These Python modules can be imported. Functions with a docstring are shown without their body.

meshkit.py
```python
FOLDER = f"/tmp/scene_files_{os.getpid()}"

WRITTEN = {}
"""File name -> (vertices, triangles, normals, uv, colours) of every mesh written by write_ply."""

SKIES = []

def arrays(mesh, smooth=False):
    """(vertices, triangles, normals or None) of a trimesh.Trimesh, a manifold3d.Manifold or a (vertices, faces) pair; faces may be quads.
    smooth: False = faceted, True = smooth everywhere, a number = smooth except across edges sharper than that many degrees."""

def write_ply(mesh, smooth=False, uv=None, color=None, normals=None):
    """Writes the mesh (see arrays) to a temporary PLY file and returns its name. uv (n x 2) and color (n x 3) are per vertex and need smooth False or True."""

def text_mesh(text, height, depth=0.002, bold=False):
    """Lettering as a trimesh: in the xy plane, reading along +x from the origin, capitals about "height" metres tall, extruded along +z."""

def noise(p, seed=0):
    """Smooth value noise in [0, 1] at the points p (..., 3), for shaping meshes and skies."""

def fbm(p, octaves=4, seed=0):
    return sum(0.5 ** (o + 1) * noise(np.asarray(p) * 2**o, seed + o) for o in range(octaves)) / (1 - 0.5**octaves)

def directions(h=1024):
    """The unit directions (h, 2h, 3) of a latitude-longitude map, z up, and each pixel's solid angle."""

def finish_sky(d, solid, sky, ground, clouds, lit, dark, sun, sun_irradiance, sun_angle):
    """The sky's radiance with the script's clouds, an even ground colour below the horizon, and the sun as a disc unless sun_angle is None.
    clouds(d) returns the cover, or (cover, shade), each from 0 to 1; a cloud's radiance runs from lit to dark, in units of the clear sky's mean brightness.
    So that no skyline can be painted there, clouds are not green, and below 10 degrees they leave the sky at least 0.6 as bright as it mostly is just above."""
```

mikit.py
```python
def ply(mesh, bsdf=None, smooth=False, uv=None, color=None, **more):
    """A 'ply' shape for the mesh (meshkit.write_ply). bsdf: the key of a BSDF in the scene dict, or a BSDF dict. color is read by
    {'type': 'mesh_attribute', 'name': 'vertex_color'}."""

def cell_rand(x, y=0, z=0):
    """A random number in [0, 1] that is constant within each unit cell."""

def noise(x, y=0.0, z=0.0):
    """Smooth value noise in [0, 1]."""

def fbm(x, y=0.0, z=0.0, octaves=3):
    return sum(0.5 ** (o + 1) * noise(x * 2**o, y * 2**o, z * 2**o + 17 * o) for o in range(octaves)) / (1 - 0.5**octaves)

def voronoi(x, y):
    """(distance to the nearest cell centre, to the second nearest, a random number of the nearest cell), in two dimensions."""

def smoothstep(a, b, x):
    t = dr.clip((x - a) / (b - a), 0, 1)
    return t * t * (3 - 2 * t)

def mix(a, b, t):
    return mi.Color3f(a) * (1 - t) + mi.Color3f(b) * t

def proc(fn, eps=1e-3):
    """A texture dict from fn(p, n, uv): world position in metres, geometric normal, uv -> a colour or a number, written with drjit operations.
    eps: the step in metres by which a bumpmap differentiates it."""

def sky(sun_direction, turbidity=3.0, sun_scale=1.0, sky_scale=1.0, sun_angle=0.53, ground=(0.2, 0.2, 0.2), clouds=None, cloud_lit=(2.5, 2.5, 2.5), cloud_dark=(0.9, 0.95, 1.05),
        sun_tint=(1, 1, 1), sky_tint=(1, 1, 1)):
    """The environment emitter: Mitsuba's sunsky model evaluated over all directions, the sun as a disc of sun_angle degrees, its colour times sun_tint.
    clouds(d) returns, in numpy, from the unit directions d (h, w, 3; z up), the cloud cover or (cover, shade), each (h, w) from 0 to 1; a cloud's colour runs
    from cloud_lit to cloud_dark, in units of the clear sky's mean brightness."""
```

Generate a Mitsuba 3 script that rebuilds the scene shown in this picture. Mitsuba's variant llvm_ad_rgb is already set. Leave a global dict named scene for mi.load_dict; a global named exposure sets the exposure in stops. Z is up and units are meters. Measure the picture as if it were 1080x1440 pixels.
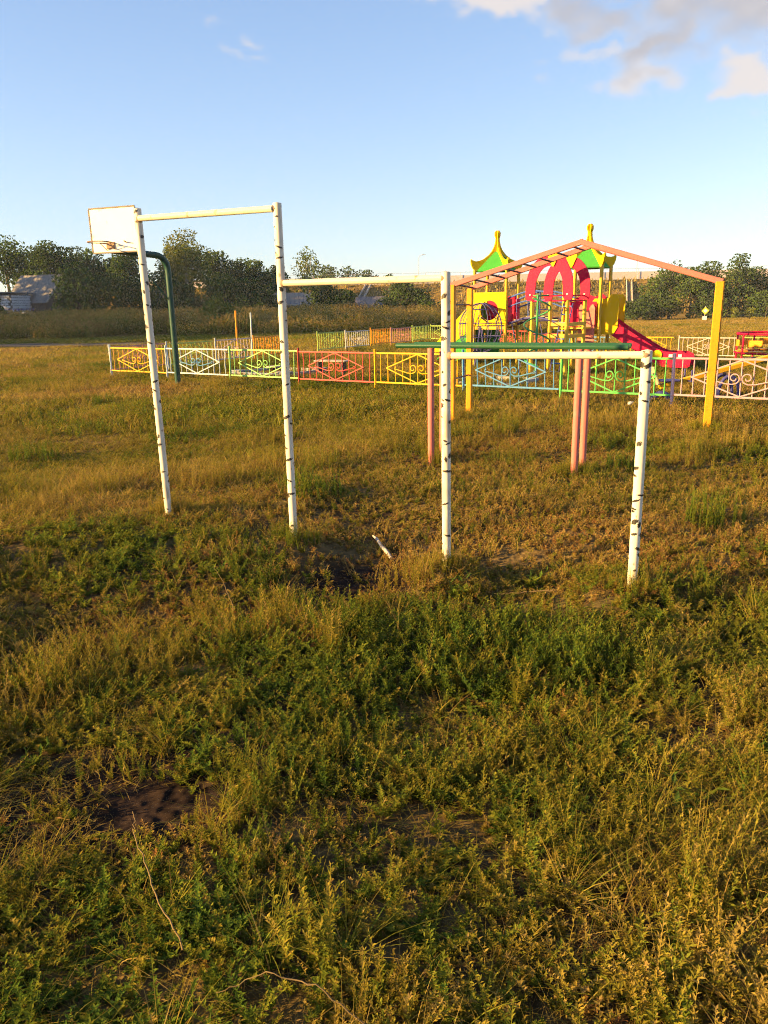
import math
import numpy as np
import trimesh
import drjit as dr
import mitsuba as mi
import mikit
import meshkit
from mikit import noise, fbm, cell_rand, smoothstep, mix, proc
from shapely.geometry import Polygon, Point

# ------------------------------------------------------------------ camera, sky, exposure
scene, labels = {}, {}
PITCH, ROLL, EYE = math.radians(15.15), math.radians(1.2), 1.6
fwd = np.array([0, math.cos(PITCH), -math.sin(PITCH)])
upv = np.array([math.sin(ROLL), math.sin(PITCH) * math.cos(ROLL), math.cos(PITCH) * math.cos(ROLL)])
T = mi.ScalarTransform4f
scene['camera'] = {'type': 'perspective', 'fov': 2 * math.degrees(math.atan(540 / 1060)), 'fov_axis': 'x',
                   'near_clip': 0.05, 'far_clip': 5000.0,
                   'to_world': T().look_at(origin=[0, 0, EYE], target=[0, float(EYE * 0 + fwd[1]), float(EYE + fwd[2])], up=upv.tolist())}
SUN_AZ, SUN_EL = math.radians(74), math.radians(15.0)      # behind the viewer, well to the left
SUN = [-math.sin(SUN_AZ) * math.cos(SUN_EL), -math.cos(SUN_AZ) * math.cos(SUN_EL), math.sin(SUN_EL)]


def clouds(d):
    az, el = np.degrees(np.arctan2(d[..., 0], d[..., 1])), np.degrees(np.arcsin(np.clip(d[..., 2], -1, 1)))
    q = np.stack([az * 0.42, el * 0.75, az * 0 + 3.3], -1)
    n1, n2 = meshkit.fbm(q, 5, 4), meshkit.fbm(q * 0.35, 3, 9)
    wx, wy = (meshkit.fbm(q * .9 + 31, 4, 5) - .5) * 7, (meshkit.fbm(q * .9 + 57, 4, 6) - .5) * 4
    g = lambda x, y, w, h: np.exp(-np.abs((az + wx - x) / w) ** 2.4 - np.abs((el + wy - y) / h) ** 2.4)
    big = np.maximum(np.maximum(g(23.5, 18.0, 8.0, 4.2), g(17.6, 15.0, 3.0, 2.6) * .9), g(14.6, 17.6, 3.2, 1.8) * .78)
    lit = np.maximum(g(26.0, 12.8, 5.2, 1.5), g(22.2, 12.2, 2.2, .8) * .8)
    puffs = sum(a * g(x, y, w, h) for x, y, w, h, a in
                [(6.6, 18.8, 2.6, 1.0, .80), (8.4, 17.8, 1.2, .7, .7), (11.0, 18.4, 1.8, 1.3, .80), (12.4, 15.4, 1.5, 1.5, .60), (14.6, 14.6, 1.4, .8, .6),
                 (-10.3, 17.7, 1.3, .6, .56), (-9.8, 16.3, 1.7, .45, .48), (2.0, 19.3, 2.4, .7, .66), (-40, 24, 9, 3, .6), (48, 20, 14, 5, .9)])
    high = 0.5 * smooth(24, 40, el) * smooth(.5, .62, n2)
    base = np.maximum(np.maximum(big, lit), np.maximum(puffs, high))
    wisp = smooth(.26, .92, base * (0.42 + 1.1 * n1))
    veil = .03 * np.exp(-np.maximum(el, 0) / 6.5)
    cover = 1 - (1 - wisp * .92) * (1 - veil)
    shade = smooth(.30, .70, big) * smooth(13.0, 15.2, el + (n1 - .5) * 5) * np.clip(.45 + .9 * meshkit.fbm(q * 1.5 + 7, 4, 2), 0, 1)
    return np.where(el > -1, cover, 0), shade


def smooth(a, b, x):
    t = np.clip((x - a) / (b - a), 0, 1)
    return t * t * (3 - 2 * t)


scene['daylight'] = mikit.sky(SUN, turbidity=2.5, sun_scale=1.0, sky_scale=.655, sun_tint=(1.07, .97, .68), sky_tint=(.94, .93, 1.09), clouds=clouds, cloud_lit=(1.62, 1.50, 1.46), cloud_dark=(1.06, 1.03, 1.10), ground=(.1, .09, .04))
exposure = 3.85

# ------------------------------------------------------------------ helpers
RNG = np.random.default_rng(7)


def numbered(key):
    if key not in scene and key not in labels and not any(k.startswith(key + '__') for k in scene):
        return key
    i = 1
    while True:
        k = f'{key}_{i:03d}'
        if k not in scene and k not in labels and not any(x.startswith(k + '__') for x in scene):
            return k
        i += 1


def put(key, mesh, mat, smooth=False, **kw):
    key = numbered(key)
    scene[key] = mikit.ply(mesh, mat, smooth=smooth, **kw)
    return key


COUNT = {}


def part(parent, name, mesh, mat, smooth=False, **kw):
    c = COUNT.get((parent, name), 0)
    COUNT[(parent, name)] = c + 1
    key = f'{parent}__{name}' + (f'_{c:03d}' if c else '')
    scene[key] = mikit.ply(mesh, mat, smooth=smooth, **kw)
    return key


def part_copy(parent, name, shape, mat, m):
    c = COUNT.get((parent, name), 0)
    COUNT[(parent, name)] = c + 1
    key = f'{parent}__{name}' + (f'_{c:03d}' if c else '')
    scene[key] = {**shape, 'to_world': T(m), 'bsdf': {'type': 'ref', 'id': mat}}
    return key


def thing(name, label, cat=None, group=None, kind=None):
    key = numbered(name)
    labels[key] = {'label': label}
    if cat:
        labels[key]['category'] = cat
    if group:
        labels[key]['group'] = group
    if kind:
        labels[key]['kind'] = kind
    return key


def cat(ms):
    return trimesh.util.concatenate(ms)


def unit(v):
    v = np.asarray(v, float)
    return v / np.linalg.norm(v)


def tube(pts, r, n=8, caps=True):
    """(mesh, uv): a round bar along the points; uv = (turn, metres)."""
    p = np.asarray([np.asarray(q, float) for q in pts])
    rr = np.broadcast_to(r, (len(p),)).astype(float)
    keep = np.concatenate([[True], np.linalg.norm(np.diff(p, axis=0), axis=1) > 1e-6])
    p, rr = p[keep], rr[keep]
    t = np.gradient(p, axis=0) if len(p) > 2 else np.repeat([p[1] - p[0]], 2, 0)
    t /= np.linalg.norm(t, axis=1, keepdims=True)
    a = np.zeros_like(p)
    ref = np.array([0, 0, 1.0]) if abs(t[0, 2]) < .9 else np.array([1.0, 0, 0])
    a[0] = unit(np.cross(t[0], ref))
    for i in range(1, len(p)):
        v = a[i - 1] - t[i] * (a[i - 1] @ t[i])
        a[i] = unit(v)
    b = np.cross(t, a)
    ang = np.linspace(0, 2 * np.pi, n + 1)
    v = p[:, None] + rr[:, None, None] * (np.cos(ang)[None, :, None] * a[:, None] + np.sin(ang)[None, :, None] * b[:, None])
    s = np.concatenate([[0], np.cumsum(np.linalg.norm(np.diff(p, axis=0), axis=1))])
    uv = np.stack(np.broadcast_arrays(ang[None] / (2 * np.pi), s[:, None]), -1).reshape(-1, 2)
    i, j = np.meshgrid(np.arange(len(p) - 1), np.arange(n), indexing='ij')
    k = i * (n + 1) + j
    f = np.concatenate([np.stack([k, k + 1, k + n + 2], -1).reshape(-1, 3), np.stack([k, k + n + 2, k + n + 1], -1).reshape(-1, 3)])
    v = v.reshape(-1, 3)
    if caps:
        for e, rev in ((0, True), (len(p) - 1, False)):
            ring = v[e * (n + 1):e * (n + 1) + n]
            o = len(v)
            bulge = (t[e] * rr[e] * .25) * (-1 if rev else 1)
            v = np.vstack([v, ring, [p[e] + bulge]])
            uv = np.vstack([uv, uv[e * (n + 1):e * (n + 1) + n], [uv[e * (n + 1)]]])
            idx = np.arange(n)
            tri = np.stack([o + idx, o + (idx + 1) % n, np.full(n, o + n)], 1)
            f = np.vstack([f, tri[:, ::-1] if rev else tri])
    m = trimesh.Trimesh(v, f, process=False)
    m.metadata['uv'] = uv
    return m


def bent(pts, r, n=8):
    return tube(pts, r, n)


def cbox(sx, sy, sz, b=.006):
    """A box with chamfered edges, centred."""
    h, pts = np.array([sx, sy, sz]) / 2, []
    b = min(b, h.min() * .6)
    for s in np.ndindex(2, 2, 2):
        sg = np.array(s) * 2 - 1
        for k in range(3):
            d = np.full(3, b)
            d[k] = 0
            pts.append(sg * (h - d))
    return trimesh.convex.convex_hull(np.array(pts))


def beam(p, q, w, h, b=.006, side=None, ext=0.0):
    """A chamfered bar from p to q; w across (horizontal), h the other way."""
    p, q = np.asarray(p, float), np.asarray(q, float)
    x = unit(q - p)
    s = np.asarray(side, float) if side is not None else (np.cross([0, 0, 1.0], x) if abs(x[2]) < .98 else np.array([.8, -.6, 0]))
    s = unit(s - x * (s @ x))
    m = cbox(np.linalg.norm(q - p) + 2 * ext, w, h, b)
    M = np.eye(4)
    M[:3, 0], M[:3, 1], M[:3, 2], M[:3, 3] = x, s, np.cross(x, s), (p + q) / 2
    m.apply_transform(M)
    return m


def frame(o, ang):
    """Local frame: x along (cos a, -sin a), y away from the viewer."""
    c, s = math.cos(ang), math.sin(ang)
    M = np.eye(4)
    M[:3, 0], M[:3, 1], M[:3, 3] = [c, -s, 0], [s, c, 0], o
    return M


def moved(m, M):
    m = m.copy()
    m.apply_transform(M)
    return m


def plate(poly, th, M, hole=None):
    """A flat board: shapely polygon in local (x, z), thickness th along local y."""
    if hole is not None:
        poly = poly.difference(hole)
    m = trimesh.creation.extrude_polygon(poly, th, engine='earcut')
    R = np.array([[1, 0, 0, 0], [0, 0, -1, th / 2], [0, 1, 0, 0], [0, 0, 0, 1.0]])
    m.apply_transform(R)
    return moved(m, M)


# ------------------------------------------------------------------ materials
def paint(name, rgb, rough=.45, **kw):
    scene[name] = {'type': 'principled', 'base_color': {'type': 'rgb', 'value': list(rgb)} if not isinstance(rgb, dict) else rgb, 'roughness': rough, **{'specular': .25, **kw}}
    return name


RAMP = [(0, (.030, .058, .016)), (.2, (.080, .132, .018)), (.4, (.168, .178, .022)), (.58, (.245, .186, .028)), (.78, (.345, .245, .078)), (1.0, (.240, .105, .034))]


def ramp(h):
    c = mi.Color3f(RAMP[0][1])
    for (a, ca), (b, cb) in zip(RAMP[:-1], RAMP[1:]):
        c = mix(c, cb, dr.clip((h - a) / (b - a), 0, 1))
    return c


def foliage_fn(p, n, uv):
    m, m2 = noise(p.x * .42 + 3, p.y * .42), noise(p.x * 2.3, p.y * 2.3 + 9)
    h = dr.clip(uv.x + .035 + (m - .5) * .30 + (m2 - .5) * .16, 0, 1)
    return ramp(h) * (.66 + .6 * uv.y) * (.72 + .66 * noise(p.x * 9, p.y * 9, p.z * 5))


scene['foliage'] = {'type': 'principledthin', 'base_color': proc(foliage_fn), 'roughness': .7, 'diff_trans': .75, 'spec_trans': 0.0, 'eta': 1.2}


def tree_fn(p, n, uv):
    return (ramp(dr.clip(uv.x + .05, 0, 1)) * .9 + mi.Color3f(.014, .018, .014)) * (.65 + .7 * uv.y)


scene['tree_leaves'] = {'type': 'principledthin', 'base_color': proc(tree_fn), 'roughness': .6, 'diff_trans': .6, 'spec_trans': 0.0, 'eta': 1.35}


def soil_fn(p, n, uv):
    a = fbm(p.x * 1.7, p.y * 1.7, 0, 4)
    b = fbm(p.x * 23, p.y * 23, 3, 3)
    c = mix((.062, .042, .024), (.150, .105, .045), smoothstep(.30, .66, a))
    c = mix(c, (.085, .090, .028), smoothstep(.5, .75, noise(p.x * .5 + 20, p.y * .5)) * .6)
    far = smoothstep(12, 34, p.y)
    c = mix(c, mix((.150, .115, .040), (.105, .100, .032), smoothstep(.35, .65, fbm(p.x * .22, p.y * .5, 7, 3))), far * .8)
    bare = dr.exp(-(dr.square((p.x + .16) / .42) + dr.square((p.y - 4.85) / .42))) + 1.6 * dr.exp(-(dr.square((p.x + .97) / .42) + dr.square((p.y - 2.4) / .34)))
    c = mix(c, (.026, .018, .015), dr.clip(bare * 1.8, 0, 1))
    return c * (.45 + 1.1 * b)


scene['soil'] = {'type': 'bumpmap', 'arbitrary': {'type': 'diffuse', 'reflectance': proc(soil_fn)},
                 'bump': proc(lambda p, n, uv: fbm(p.x * 14, p.y * 14, 0, 3), eps=.01), 'scale': .05}


def birch_fn(p, n, uv):
    """White pipe with the black dashes of a birch painted on; uv = (turn, metres)."""
    circ = .19
    base = mix((.62, .58, .48), (.47, .41, .31), smoothstep(.55, .8, fbm(uv.x * 3, uv.y * 5, 2, 3)))
    ink = mi.Float(0)
    for step, seed, keep in ((.074, 1, .92), (.052, 31, .60)):
        cell = dr.floor(uv.y / step)
        r = [cell_rand(cell, seed + i, 5) for i in range(6)]
        du = uv.x - r[0]
        du = (du - dr.floor(du + .5)) * circ
        dv = uv.y - (cell + .25 + .5 * r[1]) * step + du * (r[5] - .5) * .8
        w, h = .010 + .024 * r[2], .0055 + .0125 * r[3] * r[3]
        e = dr.square(du / w) + dr.square(dv / h) + (noise(uv.x * 60, uv.y * 240, seed) - .5) * 1.1
        ink = dr.maximum(ink, dr.select(r[4] < keep, smoothstep(1.15, .75, e), 0))
    rust = smoothstep(.76, .86, fbm(uv.x * 9 + 4, uv.y * 24, 8, 3))
    base = mix(base, (.30, .15, .07), rust * .7)
    return mix(base, (.030, .026, .020), ink)


scene['birch_paint'] = {'type': 'principled', 'base_color': proc(birch_fn), 'roughness': .5, 'specular': .35}


def worn(rgb, under, scale=9., lo=.66, hi=.76, streak=.25):
    def fn(p, n, uv):
        a = fbm(p.x * scale, p.y * scale, p.z * scale * .6, 4)
        b = fbm(p.x * 2.1, p.y * 2.1, p.z * 1.3, 3)
        c = mi.Color3f(rgb) * (1 - streak + 2 * streak * b)
        return mix(c, under, smoothstep(lo, hi, a) * .8)
    return proc(fn)


paint('white_bar_paint', worn((.60, .55, .42), (.28, .18, .10), 22, .66, .78, .14), .5)
paint('yellow_post_paint', worn((.60, .25, .010), (.34, .13, .01), 7, .62, .8, .16), .5)
paint('pink_rail_paint', worn((.50, .15, .125), (.42, .22, .18), 12, .66, .8, .14), .5)
paint('green_pipe_paint', worn((.022, .085, .042), (.07, .09, .06), 14, .66, .8, .2), .4)
paint('dark_green_paint', worn((.014, .055, .042), (.045, .05, .04), 9, .68, .8, .2), .4)
paint('board_paint', worn((.80, .78, .70), (.55, .50, .36), 3.2, .64, .74, .06), .55)
paint('plastic_yellow', worn((.68, .44, .004), (.55, .36, .02), 5, .66, .9, .08), .6, specular=.12)
paint('plastic_red', worn((.50, .007, .050), (.42, .02, .05), 5, .66, .9, .10), .6, specular=.12)
paint('plastic_green', worn((.045, .27, .04), (.05, .22, .05), 5, .66, .9, .10), .6, specular=.12)
paint('tower_post_paint', worn((.60, .39, .035), (.48, .33, .08), 6, .66, .9, .10), .45)
paint('rung_metal', (.045, .035, .04), .5)
paint('net_blue', (.055, .055, .20), .5)
paint('bridge_blue', (.045, .10, .34), .4)
paint('spiral_green', (.035, .25, .09), .4)
paint('wood_bare', worn((.42, .32, .19), (.25, .19, .12), 10, .55, .8, .2), .75)
paint('rim_rust', (.27, .18, .12), .7)
paint('frame_grey', (.21, .18, .14), .8)
paint('sand', worn((.25, .19, .12), (.17, .13, .07), 3, .45, .6, .2), .95)
paint('board_blue', worn((.22, .27, .34), (.20, .17, .14), 6, .5, .7, .2), .7)
paint('board_grey', worn((.30, .29, .27), (.20, .17, .13), 6, .5, .7, .2), .7)
paint('deadwood', worn((.46, .40, .33), (.25, .20, .15), 14, .55, .8, .2), .8)
paint('straw', worn((.17, .115, .05), (.10, .06, .025), 30, .55, .8, .2), .8)
paint('litter_white', (.40, .40, .38), .6)
FENCE = {'yellow': (.62, .33, .006), 'white': (.42, .49, .52), 'lightgreen': (.24, .48, .13), 'red': (.50, .065, .055), 'darkred': (.26, .035, .03), 'blue': (.085, .23, .42),
         'green': (.10, .42, .09), 'lilac': (.38, .25, .29), 'lilacpost': (.46, .33, .43), 'orange': (.60, .23, .008), 'pink': (.46, .20, .17), 'grey': (.46, .46, .45), 'pale': (.48, .39, .37), 'lime': (.30, .42, .09)}
for k, v in FENCE.items():
    paint('enamel_' + k, v, .42)


def asphalt_fn(p, n, uv):
    return mix((.085, .080, .075), (.13, .12, .11), fbm(p.x * 3, p.y * 3, 0, 4)) * (.8 + .4 * noise(p.x * 30, p.y * 30))


scene['asphalt'] = {'type': 'diffuse', 'reflectance': proc(asphalt_fn)}


def slope_fn(p, n, uv):
    a = fbm(p.x * .25, p.z * .7, p.y * .2, 4)
    c = mix((.235, .150, .045), (.105, .085, .030), smoothstep(.42, .62, a))
    return c * (.6 + .8 * fbm(p.x * 1.7, p.z * 2.5, p.y, 3))


scene['slope_soil'] = {'type': 'diffuse', 'reflectance': proc(slope_fn)}


def slate_fn(p, n, uv):
    s = fbm(p.x * .9, p.y * .9, p.z * .9, 4)
    return mix((.19, .18, .17), (.30, .28, .26), s)


scene['slate'] = {'type': 'diffuse', 'reflectance': proc(slate_fn)}
paint('block_white', worn((.58, .58, .60), (.42, .42, .42), 2.5, .5, .75, .15), .9)
paint('mortar_grey', (.13, .125, .12), .95)
paint('plank_grey', (.15, .125, .10), .85)
paint('wall_blue', (.045, .045, .22), .7)
paint('wall_pale', (.40, .36, .30), .85)
paint('chimney_brick', (.24, .15, .11), .9)
paint('barrier_pale', (.50, .44, .42), .7)
paint('roof_pinkish', worn((.26, .215, .21), (.18, .16, .15), 1.2, .45, .7, .2), .8)
paint('galvanised', (.36, .35, .34), .5)
paint('concrete', worn((.40, .35, .29), (.28, .24, .2), 1.5, .5, .8, .15), .9)
paint('bark', worn((.075, .06, .045), (.13, .11, .09), 4, .45, .7, .2), .9)
paint('birch_bark', (.42, .40, .36), .9)
paint('sign_yellow', (.72, .66, .06), .5)
paint('sign_white', (.72, .72, .70), .5)


# ------------------------------------------------------------------ the ground
POST_FIX = []


def gz(x, y):
    x, y = np.asarray(x, float), np.asarray(y, float)
    q = np.stack([x * .55, y * .55, x * 0], -1)
    amp = .13 * smooth(9, 3.5, y) + .05
    z = -.10 + (meshkit.fbm(q, 3, 3) - .5) * 2 * amp
    z = z + .05 * (meshkit.noise(np.stack([x * .12, y * .12, x * 0], -1), 5) - .5) * 2
    for cx, cy, r, d in ((-.16, 4.85, .48, .10), (-.97, 2.4, .36, .05), (.95, 4.75, .55, .08), (-1.35, 4.2, .8, .08)):
        z = z - d * np.exp(-((x - cx) / r) ** 2 - ((y - cy) / r) ** 2)
    for cx, cy, rx, ry, d in ((.3, 3.75, 1.9, .5, .03), (-1.0, 5.0, .8, .5, .03), (-.8, 3.3, .9, .5, .03)):
        z = z + d * np.exp(-((x - cx) / rx) ** 2 - ((y - cy) / ry) ** 2)
    for cx, cy, d in POST_FIX:
        z = z + d * np.exp(-((x - cx) ** 2 + (y - cy) ** 2) / .22 ** 2)
    z = z + .75 * smooth(52, 78, y) * smooth(14, -4, x)
    z = z - .36 * smooth(18, 29, y) * smooth(3, 8.5, x)
    return z


def ground_at(x, y):
    return float(gz(np.array([x]), np.array([y]))[0])


for p_ in ((-1.80, 6.10), (-.68, 5.41), (.41, 4.74), (1.47, 4.21)):
    POST_FIX.append((*p_, -.045 - ground_at(*p_)))


def build_ground():
    a = np.linspace(-1, 1, 300)
    xs = np.sinh(a * 6.0) / np.sinh(6.0) * 520
    yn = np.concatenate([-np.geomspace(520, .6, 26), np.arange(0, 9, .07), np.geomspace(9, 520, 150)])
    X, Y = np.meshgrid(xs, yn, indexing='ij')
    Z = gz(X, Y)
    nx, ny = X.shape
    i, j = np.meshgrid(np.arange(nx - 1), np.arange(ny - 1), indexing='ij')
    k = i * ny + j
    f = np.concatenate([np.stack([k, k + ny, k + ny + 1], -1).reshape(-1, 3), np.stack([k, k + ny + 1, k + 1], -1).reshape(-1, 3)])
    v = np.stack([X, Y, Z], -1).reshape(-1, 3)
    scene['ground'] = mikit.ply(trimesh.Trimesh(v, f, process=False), 'soil', smooth=True)
    labels['ground'] = {'label': 'rough ground of dark soil and dry thatch under the weeds and grass', 'kind': 'structure'}


build_ground()


def strip(pts, w, mat, key, label, lift=.012):
    p = np.asarray(pts, float)
    d = np.gradient(p, axis=0)
    d /= np.linalg.norm(d, axis=1, keepdims=True)
    nrm = np.stack([-d[:, 1], d[:, 0]], 1)
    cols = [p + nrm * w * s for s in (-.5, -.25, 0, .25, .5)]
    V = np.stack(cols, 1)
    Z = gz(V[..., 0], V[..., 1]) + lift
    n, m = V.shape[:2]
    v = np.concatenate([V, Z[..., None]], -1).reshape(-1, 3)
    i, j = np.meshgrid(np.arange(n - 1), np.arange(m - 1), indexing='ij')
    k = i * m + j
    f = np.concatenate([np.stack([k, k + 1, k + m + 1], -1).reshape(-1, 3), np.stack([k, k + m + 1, k + m], -1).reshape(-1, 3)])
    mesh = trimesh.Trimesh(v, f, process=False)
    if mesh.face_normals[:, 2].mean() < 0:
        mesh.invert()
    scene[key] = mikit.ply(mesh, mat, smooth=True)
    labels[key] = {'label': label, 'kind': 'structure'}


t_ = np.linspace(0, 1, 60)
strip(np.stack([-70 + 57 * t_, 66 - 22.5 * t_ - 3.0 * np.sin(t_ * 3.1)], 1), 3.2, 'asphalt', 'road', 'narrow grey asphalt road at the left edge of the field', .05)


# ------------------------------------------------------------------ the embankment and what stands on it
def build_embankment():
    xs = np.linspace(-160, 260, 260)
    prof = [(98.0, -.6), (100, -.1), (103, 1.2), (106, 2.9), (108.6, 4.35), (109.6, 4.75), (111, 4.8), (122, 4.8), (123.5, 4.5), (134, -.6)]
    V = []
    for k, (y, z) in enumerate(prof):
        q = np.stack([xs * .16, np.full_like(xs, y * .3), xs * 0], -1)
        V.append(np.stack([xs, y + (meshkit.fbm(q, 3, 2) - .5) * 1.4 * (k not in (0, 9)), z + (meshkit.fbm(q * 2, 3, 6) - .5) * .35 * (k in (2, 3, 4))], -1))
    V = np.stack(V, 1)
    n, m = V.shape[:2]
    i, j = np.meshgrid(np.arange(n - 1), np.arange(m - 1), indexing='ij')
    k = i * m + j
    f = np.concatenate([np.stack([k, k + m, k + m + 1], -1).reshape(-1, 3), np.stack([k, k + m + 1, k + 1], -1).reshape(-1, 3)])
    mesh = trimesh.Trimesh(V.reshape(-1, 3), f, process=False)
    scene['embankment'] = mikit.ply(mesh, 'slope_soil', smooth=True)
    labels['embankment'] = {'label': 'long golden grass embankment carrying the highway behind the playground', 'kind': 'structure'}


build_embankment()
b = thing('roadside_barrier', 'long pale barrier wall along the top of the embankment', 'barrier')
for i in range(34):
    x = -46 + i * 5.0
    part(b, 'panel', moved(cbox(4.94, .12, 1.05, .02), frame([x, 111.2, 4.78 + .52], 0)), 'barrier_pale')
for i in range(35):
    part(b, 'post', tube([[-48.5 + i * 5.0, 111.02, 4.6], [-48.5 + i * 5.0, 111.02, 6.25]], .03, 6), 'galvanised')
part(b, 'cable', tube([[-48.5, 111.02, 6.22], [121.5, 111.02, 6.22]], .018, 5), 'galvanised')
for x, h, lab in ((5.7, 3.5, 'thin grey street lamp on the embankment above the pale roofed shed'), (36.9, 2.6, 'short thin street lamp on the embankment above the right hand drain'), (61.5, 3.6, 'thin grey street lamp on the embankment at the far right')):
    k = thing('street_lamp', lab, 'street lamp')
    part(k, 'pole', tube([[x, 113, 4.7], [x, 113, 4.8 + h], [x + .1, 113, 5.1 + h], [x + .5, 112.9, 5.25 + h]], .03, 6), 'galvanised')
    part(k, 'lamp_head', moved(cbox(.5, .18, .08, .02), frame([x + .7, 112.85, 5.27 + h], 0)), 'galvanised')


def chute(x0, x1, y0, z0, y1, z1, lab):
    k = thing('drainage_chute', lab, 'drain')
    for s in (-.36, .36):
        part(k, 'kerb', beam([x0 + s, y0, z0], [x1 + s, y1, z1], .13, .3, .02), 'concrete')
    part(k, 'channel', beam([x0, y0 + .05, z0 - .12], [x1, y1 + .05, z1 - .12], .56, .1, .02), 'plank_grey')


chute(34.4, 32.6, 108.3, 4.55, 101.6, 1.0, 'pale concrete drainage chute down the golden slope behind the slide')
chute(-1.5, -3.1, 108.6, 4.75, 103.5, 1.8, 'pale concrete drainage chute on the shaded slope left of the pale roofed shed')


# ------------------------------------------------------------------ houses behind the left field
def gable(key, o, ang, L, D, zw, zr, wall_mat, roof_mat, over=.35, wall_name='wall'):
    """House: frame x along the ridge, walls zw high, ridge zr (heights over o)."""
    M = frame(o, ang)
    ring = Polygon([(-D / 2, -1.2), (D / 2, -1.2), (D / 2, zw), (0, zr - .12), (-D / 2, zw)])
    body = trimesh.creation.extrude_polygon(ring, L, engine='earcut')
    R = np.array([[0, 0, 1, -L / 2], [1, 0, 0, 0], [0, 1, 0, 0], [0, 0, 0, 1.0]])
    body.apply_transform(R)
    part(key, wall_name, moved(body, M), wall_mat)
    sl = math.hypot(D / 2, zr - zw)
    a = math.atan2(zr - zw, D / 2)
    n = int(L / .45)
    rows = []
    for s in (-1, 1):
        rows.append([])
        for i in range(3):
            l = (sl + over) / 3
            for j in range(n):
                w = (L + 2 * over) / n
                m = cbox(w - .02, l + .12, .05, .012)
                m.apply_transform(trimesh.transformations.rotation_matrix(a * (-s) + .03 * s * 0, [1, 0, 0]))
                c = (i + .5) * l
                m.apply_translation([-(L + 2 * over) / 2 + (j + .5) * w, s * c * math.cos(a), zr - c * math.sin(a) + .012 * ((j + i) % 2) + .03 * (2 - i) * .6])
                rows[-1].append(m)
    return M, [moved(cat(r), M) for r in rows]


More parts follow.
